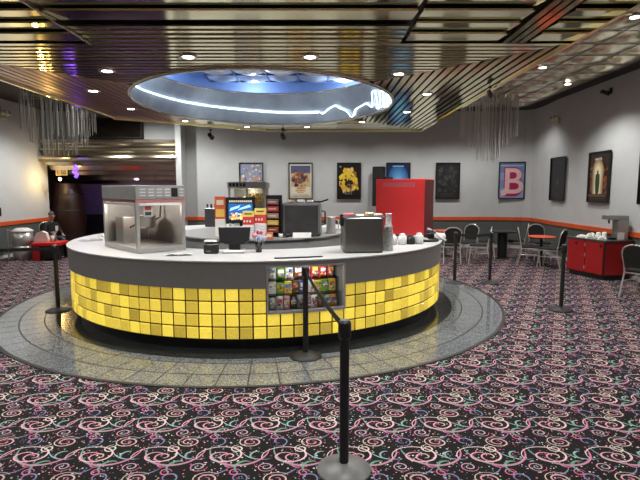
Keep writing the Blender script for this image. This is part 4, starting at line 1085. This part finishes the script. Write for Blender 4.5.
# steel dispenser on it
t = thing('drink_dispenser', 'stainless steel hooked drink dispenser on the red corner cabinet', 'dispenser', (5.84, 9.44, H_ + .0005), R(-5))
b = MB(); b.box(-.02, .17, -.12, .12, 0, .42, .006); b.build('column', 'steel_dk', t)
b = MB(); b.box(-.23, .17, -.12, .12, .39, .47, .006); b.build('head', 'steel_dk', t)
b = MB(); b.box(-.02, .10, -.13, -.11, .0, .14, .004); b.build('drip_panel', 'white', t)
b = MB(); b.cyl(-.14, 0, .31, .39, .018, 12); b.build('spout', 'black', t)
b = MB(); b.box(-.16, -.03, -.08, .08, 0, .03, .004); b.build('drip_tray', 'black', t)
q = random.Random(15)
def crumple(x, y, s, h, m_, label, rz=0):
    b = MB(); n = 8; vs = []; rr = {}
    for j in range(n // 2 + 1):
        for i in range(n * 2):
            ph = PI / 2 * j / (n // 2); a = 2 * PI * i / (n * 2); k = 1 + q.uniform(-.18, .18)
            vs.append((s * math.cos(a) * math.cos(ph) * k, s * .7 * math.sin(a) * math.cos(ph) * k, max(0.0, h * math.sin(ph) * k) if j else 0))
    m2 = n * 2
    b.add(vs, [(j * m2 + i, j * m2 + (i + 1) % m2, (j + 1) * m2 + (i + 1) % m2, (j + 1) * m2 + i) for j in range(n // 2) for i in range(m2)])
    return tag(b.build('napkin_pile', m_, None, (x, y, H_ + .0005), rz), label, 'napkins', 'white paper on the red corner cabinet')
crumple(5.40, 9.86, .10, .05, 'paper', 'small crumpled white paper at the far left of the cabinet top')
crumple(5.48, 9.66, .11, .10, 'paper', 'tallest crumpled white napkin heap on the red corner cabinet')
crumple(5.55, 9.40, .09, .07, 'paper', 'low white napkin heap between tall heap and cups on the cabinet')
for k, (x, y, h, l) in enumerate(((5.68, 9.75, .11, 'white paper cup stack behind the napkin heaps, farther one'), (5.70, 9.58, .13, 'white paper cup stack next to the steel dispenser'))):
    t = MB(); pr = [(.001, 0), (.045, 0)]
    for j in range(5): pr += [(.047, h * (.15 + j * .16)), (.043, h * (.17 + j * .16))]
    pr += [(.032, h), (.001, h)]
    t.lathe(pr, 0, 0, 20); tag(t.build('paper_cup_stack', 'paper', None, (x, y, H_ + .0005)), l, 'cups', 'white paper on the red corner cabinet')

# ------------------------------------------------------------------ hanging rods
def chandelier(x, y, r0, label, z_top, tiers):
    t = thing('rod_chandelier', label, 'chandelier', (x, y, 0), 0, 'clear rod chandeliers')
    b = MB()
    for r, n, za, zb in tiers: b.ring(r - .012, r + .012, za, za + .02, n=48)
    for k in range(3): a = 2 * PI * k / 3; b.tube([(r0 * .6 * math.cos(a), r0 * .6 * math.sin(a), z_top - .2), (r0 * .3 * math.cos(a), r0 * .3 * math.sin(a), 4.05)], .006, 6)
    for k in range(4):
        a = PI * k / 4; b.tube([(-r0 * math.cos(a), -r0 * math.sin(a), z_top - .18), (r0 * math.cos(a), r0 * math.sin(a), z_top - .18)], .008, 6)
    b.build('hanging_frame', 'chrome', t)
    proto = {}
    q = random.Random(int(x * 10))
    for ti, (r, n, za, zb) in enumerate(tiers):
        me = None
        for k in range(n):
            a = 2 * PI * (k + .5 * ti) / n
            zl = zb + q.uniform(-.04, .04)
            b = MB(); b.cyl(r * math.cos(a), r * math.sin(a), zl, za + .01, .0085, 6); b.build('rod', ('rod', 'chrome', 'rod', 'steel_dk')[q.randrange(4)], t)  # bright glints and dark streaks of clear rods put into their mixed materials
chandelier(4.0, 11.6, .64, 'clear rod chandelier hanging above the tables on the right', 3.95, ((.64, 40, 3.90, 3.02), (.46, 30, 3.92, 2.78), (.26, 20, 3.92, 2.47), (.12, 8, 3.92, 2.42)))
chandelier(-5.86, 11.0, .75, 'clear rod chandelier hanging left of the slat ceiling near the canopy', 3.95, ((.75, 42, 3.90, 3.05), (.58, 30, 3.92, 2.78), (.34, 20, 3.92, 2.55), (.15, 6, 3.92, 2.5)))

# ------------------------------------------------------------------ left corner
t = thing('wooden_column', 'dark red barrel-shaped wooden column beside the purple recess wall', 'column', (-7.82, 15.0, 0))
b = MB(); b.lathe([(.001, 0), (.36, 0)] + [(.36 + .125 * math.sin(PI * i / 12), 1.9 * i / 12 + .02) for i in range(13)] + [(.36, 1.95), (.001, 1.95)], 0, 0, 36); b.build('barrel', 'wood', t)
b = MB()
for z in (.35, 1.1, 1.6):
    rr = .36 + .125 * math.sin(PI * (z - .02) / 1.9); b.lathe([(rr - .004, z - .03), (rr + .002, z - .02), (rr + .002, z + .02), (rr - .004, z + .03)], 0, 0, 36)
b.build('hoop', 'dark', t)
t = thing('number_sign', 'small lit yellow number sign under the canopy above the wooden column', 'sign', (-7.36, 13.80, 2.13))
b = MB(); b.box(-.16, .16, -.015, .02, .02, .18, .006); b.build('panel', solid('sign_yellow', (.5, .32, .10), .4, emit=(1, .6, .15), estr=.18), t)
text('1 50', 'lettering', 'dark', .16, t, Matrix.Translation((0, -.018, .10)) @ FRONT, .002)
b = MB(); b.box(-.02, .02, .02, .30, .08, .12); b.build('bracket', 'dark', t)
b = MB(); b.sphere((0, 0, 0), .045, 8); o = tag(b.build('warm_bulb', 'warm', None, (-7.50, 13.95, 2.05)), 'glowing warm bulb just under the yellow number sign', 'lamp')
b = MB(); b.tube([(0, 0, .03), (0, .0, .10), (.0, .14, .14)], .012); bb = b.build('lamp_arm', 'dark', o)
point((-7.62, 13.80, 2.05), 14, (1, .66, .22), .05)
b = MB(); b.tube(smooth([(0, 0, 0), (.05, 0, .08), (-.04, 0, .17), (.05, 0, .24), (.0, 0, .34)], 4), .05, 8); tag(b.build('violet_lamp', 'violet', None, (-7.05, 13.95, 2.10)), 'small glowing violet lamp right of the yellow number sign', 'lamp')
point((-6.9, 14.0, 2.2), 2, (.25, .08, 1), .08)
# dark tinted projection window
t = thing('tinted_window', 'dark glossy tinted window box above the metal canopy', 'window', (-6.12, 14.5, 3.24))
b = MB(); b.box(-.90, .90, -.20, -.002, 0, .60, .01); b.build('box', 'dark', t)
b = MB(); b.box(-.86, .86, -.208, -.199, .04, .56); b.build('pane', 'smoke', t)
# steel trash bin
t = thing('trash_receptacle', 'stainless steel trash receptacle against the left wall', 'trash bin', (-7.50, 12.0, 0))
b = MB(); b.lathe([(.001, .0), (.23, .0), (.23, .34), (.222, .345), (.222, .355), (.23, .36), (.23, .70), (.001, .70)], .03, 0, 32); b.build('body', 'steel', t)
b = MB(); b.lathe([(.001, .70), (.245, .70), (.245, .73), (.14, .79), (.001, .80)], .03, 0, 32); b.build('lid', 'white', t)
b = MB(); b.tube([(-.28, -.1, .0), (-.28, -.1, .76)], .018); b.tube([(-.28, -.1, .74), (-.2, -.1, .74)], .012); b.tube([(-.28, -.1, .36), (-.2, -.1, .36)], .012); b.build('side_rail', 'chrome', t)
# red bench table with items
t = thing('red_table', 'low red table with black legs in front of the seated person', 'table', (-6.82, 12.05, 0), R(8))
b = MB(); b.box(-.33, .33, -.32, .32, .36, .44, .01); b.build('tabletop', 'redtab', t)
b = MB(); b.box(-.31, -.13, -.30, .30, 0, .36, .006); b.build('side_block', 'redlam', t)
for y in (-.26, .26):
    b = MB(); b.box(.24, .30, y - .03, y + .03, 0, .36); b.build('leg', 'black', t)
b = MB(); b.box(-.12, .24, -.25, .25, .04, .33); b.build('drawer_box', 'black', t)
b = MB(); 
vs = []
pts = [(-.16, 0), (.16, 0), (.17, .06), (.13, .22), (.03, .27), (-.08, .24), (-.16, .12)]
b.prism(pts, -.07, .07, 'y'); t = tag(b.build('paper_bag', 'paper', None, (-7.02, 12.05, .4405), R(10)), 'white paper bag standing on the low red table', 'bag')
def drink(x, y, m_, label, h=.15):
    b = MB(); b.lathe([(.001, 0), (.032, 0), (.045, h), (.04, h), (.03, .006), (.001, .006)], 0, 0, 18); b.cyl(0, 0, h - .004, h + .006, .047, 18)
    return tag(b.build('drink_cup', m_, None, (x, y, .4405)), label, 'cup')
drink(-6.72, 12.0, 'paper', 'white paper drink cup on the low red table beside the bag')
drink(-6.80, 12.22, solid('grey_cup', (.25, .22, .2)), 'dark tumbler on the low red table between bag and person', .22)
# wall bits
b = MB(); b.box(0, .06, -.12, .12, -.11, .11, .006); tag(b.build('wall_box', 'black', None, (XL + .003, 12.0, 1.19)), 'small black control box on the left wall above the orange rail', 'box')
def emlight(x, y, z, rz, label):
    t = thing('emergency_light', label, 'emergency light', (x, y, z), rz)
    b = MB(); b.box(-.15, .15, -.07, -.003, -.07, .07, .01); b.build('housing', solid('cream_plastic', (.60, .60, .45), .5), t)
    for sx in (-1, 1):
        b = MB(); b.X = Matrix.Translation((sx * .10, -.09, .09)) @ Matrix.Rotation(R(70), 4, 'X'); b.cyl(0, 0, -.04, .05, .05, 16, .06); h_ = b.build('lamp_head', 'white', t)
        b = MB(); b.X = Matrix.Translation((sx * .10, -.09, .09)) @ Matrix.Rotation(R(70), 4, 'X'); b.cyl(0, 0, .05, .055, .05, 16); b.build('lens', solid('lens_green', (.35, .42, .30), .1), h_)
emlight(6.097, 12.55, 3.48, R(-90), 'twin-headed emergency light high on the right wall above the corner')
emlight(XL + .001, 12.48, 3.6, R(90), 'twin-headed emergency light high on the left wall')
def trackspot(x, y, z, label, tgt, rz=0, k=1.):
    t = thing('spotlight', label, 'spotlight', (x, y, z), rz); t.scale = (k, k, k)
    b = MB(); b.cyl(0, 0, -.02, 0, .04, 16); b.tube([(0, 0, -.02), (0, 0, -.10)], .010); b.build('mount', 'black', t)
    d = (Vector(tgt) - Vector((x, y, z - .15))); 
    b = MB(); b.X = Matrix.Translation((0, 0, -.15)) @ (d.to_track_quat('Z', 'Y').to_matrix().to_4x4() if rz == 0 else Matrix.Rotation(R(60), 4, 'X')); b.cyl(0, 0, -.09, .09, .045, 16, .055); hd = b.build('barrel', 'black', t)
    return t
trackspot(-2.45, 10.95, ZS, 'black ceiling spotlight aimed at the wall near the collage poster', (-2.05, 14.4, 2))
trackspot(-.83, 10.95, ZS, 'black ceiling spotlight aimed at the cream bordered poster', (-.58, 14.4, 2))
trackspot(2.24, 6.50, ZS, 'black ceiling spotlight at the right edge of the slat ceiling', (4, 9, 1), 0, .55)
t = thing('wall_camera', 'small black camera high on the right wall under the dark ceiling edge', 'camera', (6.09, 10.3, 3.80), R(-90))
b = MB(); b.box(-.04, .04, -.02, -.003, -.06, .06); b.tube([(0, -.02, 0), (0, -.10, -.02)], .012); b.build('bracket', 'black', t)
b = MB(); b.X = Matrix.Translation((0, -.12, -.04)) @ Matrix.Rotation(R(70), 4, 'X'); b.cyl(0, 0, -.08, .10, .04, 14); b.build('body', 'black', t)

# ------------------------------------------------------------------ seated person
def skin(name, verts, edges, radii, m_, parent, root=0, sub=2):
    me = bpy.data.meshes.new(name); me.from_pydata(verts, edges, []); o = bpy.data.objects.new(name, me); COL.objects.link(o)
    md = o.modifiers.new('skin', 'SKIN'); md.use_smooth_shade = True
    for i, r in enumerate(radii):
        v = me.skin_vertices[0].data[i]; v.radius = r if isinstance(r, tuple) else (r, r); v.use_root = (i == root)
    sb = o.modifiers.new('sub', 'SUBSURF'); sb.levels = sub; sb.render_levels = sub
    me.materials.append(M[m_]); o.parent = parent; return o
K = .83
def kk(p): return tuple(c * K for c in p)
per = thing('person', 'seated person in a black top and jeans behind the low red table', 'person', (-7.28, 12.98, 0), R(-125))
V = [(0, 0, .52), (0, -.02, .70), (0, -.03, .92), (0, .0, 1.09), (0, .03, 1.17), (0, .05, 1.24), (0, .04, 1.32),      # 0-6 trunk, neck, head
     (.17, -.02, 1.00), (.24, .08, .78), (.14, .28, .72), (.08, .36, .76),                                              # right arm 7-10
     (-.17, -.02, 1.00), (-.24, .06, .78), (-.20, .30, .66), (-.16, .40, .64),                                          # left arm
     (.10, .04, .50), (.12, .44, .52), (.12, .52, .12), (.12, .62, .06),                                                # right leg
     (-.10, .04, .50), (-.14, .42, .56), (-.12, .66, .24), (-.11, .78, .22)]
E_ = [(0, 1), (1, 2), (2, 3), (3, 4), (4, 5), (5, 6), (2, 7), (7, 8), (8, 9), (9, 10), (2, 11), (11, 12), (12, 13), (13, 14), (0, 15), (15, 16), (16, 17), (17, 18), (0, 19), (19, 20), (20, 21), (21, 22)]
rad = [(.14, .10), (.12, .09), (.14, .10), .052, .07, (.080, .092), (.070, .080), .05, .042, .032, .036, .05, .042, .032, .036, .075, .058, .04, .04, .075, .058, .04, .04]
skin('body', [kk(p) for p in V], E_, [tuple(c * K for c in r) if isinstance(r, tuple) else r * K for r in rad], 'skin', per)
SH_ = [0, 1, 2, 7, 8, 9, 11, 12, 13]; mp = {v: i for i, v in enumerate(SH_)}
vv = [kk(V[i]) for i in SH_] + [kk((0, -.005, 1.06))]
ee = [(mp[a], mp[c]) for a, c in E_ if a in mp and c in mp] + [(mp[2], 9)]
skin('black_top', vv, ee, [(.155 * K, .118 * K), (.138 * K, .108 * K), (.155 * K, .115 * K), .062 * K, .054 * K, .044 * K, .062 * K, .054 * K, .044 * K, .066 * K], 'blackmat', per)
LG = [0, 15, 16, 17, 19, 20, 21]; mp = {v: i for i, v in enumerate(LG)}
skin('jeans', [kk(V[i]) for i in LG], [(mp[a], mp[c]) for a, c in E_ if a in mp and c in mp], [(.152 * K, .112 * K), .088 * K, .070 * K, .052 * K, .088 * K, .070 * K, .052 * K], 'jeans', per)
for (a, c) in (((.12, .53, .07), (.12, .66, .045)), ((-.12, .69, .22), (-.11, .80, .24))):
    b = MB(); b.tube([kk(a), kk(((a[0] + c[0]) / 2, (a[1] + c[1]) / 2, (a[2] + c[2]) / 2)), kk(c)], .04, 10, rs=[.045, .048, .032]); b.build('shoe', 'white', per)
b = MB(); b.lathe([(.087 * K, 1.255 * K), (.088 * K, 1.30 * K), (.078 * K, 1.36 * K), (.05 * K, 1.40 * K), (.001, 1.412 * K)], 0, .03 * K, 16); b.build('hair', 'hair', per)
for sx in (-1, 1):
    b = MB(); b.sphere((sx * .033 * K, .133 * K, 1.262 * K), .011, 6); b.build('eye', 'dark', per)
    b = MB(); b.sphere((sx * .086 * K, .04 * K, 1.25 * K), .020, 6, 1.4); b.build('ear', 'skin', per)
b = MB(); b.tube([(0, .135 * K, 1.262 * K), (0, .158 * K, 1.225 * K), (0, .135 * K, 1.215 * K)], .010, 6); b.build('nose', 'skin', per)
b = MB(); b.box(-.022, .022, .118 * K, .130 * K, 1.182 * K, 1.190 * K); b.build('mouth', solid('lip', (.30, .10, .08)), per)
for (hx, hy, hz, dx) in ((.08, .36, .76, -1), (-.16, .40, .64, 1)):
    for k in range(4):
        b = MB(); o0 = Vector((hx - .024 + .016 * k, hy + .015, hz)); L_ = (.060, .070, .066, .050)[k]
        b.tube([kk(o0), kk(o0 + Vector((0, L_ * .6, .004))), kk(o0 + Vector((0, L_ * .9, -.022)))], .0075, 6); b.build('finger', 'skin', per)
    b = MB(); b.tube([kk((hx + dx * .02, hy - .01, hz)), kk((hx + dx * .05, hy + .02, hz + .01)), kk((hx + dx * .05, hy + .05, hz + .005))], .009, 6); b.build('thumb', 'skin', per)
b = MB(); b.col = (.75, .74, .72); b.box(-.035, .035, -.006, .006, 0, .13, .003); tag(b.build('phone', 'prod', None, (-7.02, 12.76, .66), R(-125)), 'small white phone held in the hand of the seated person', 'phone')
dup(c0, (-7.28, 12.98, 0), R(-125), 'black chair under the seated person in the left corner', CG)

# ------------------------------------------------------------------ camera, world, view
cam = bpy.data.cameras.new('camera'); cam.sensor_fit = 'HORIZONTAL'; cam.sensor_width = 36; cam.lens = 480 / 640 * 36
co = bpy.data.objects.new('camera', cam); COL.objects.link(co); co.location = (0, 0, 1.75); co.rotation_euler = (R(84), 0, 0)
S.camera = co
w = bpy.data.worlds.new('world'); S.world = w; w.use_nodes = True
w.node_tree.nodes['Background'].inputs[0].default_value = (.8, .85, 1, 1); w.node_tree.nodes['Background'].inputs[1].default_value = .05
S.view_settings.view_transform = 'Standard'; S.view_settings.look = 'None'; S.view_settings.gamma = 1; S.view_settings.use_curve_mapping = False
S.view_settings.exposure = 0.35
S.cycles.use_denoising = True; S.cycles.sample_clamp_indirect = 4; S.cycles.max_bounces = 8; S.cycles.transparent_max_bounces = 16; S.cycles.caustics_reflective = False; S.cycles.caustics_refractive = False
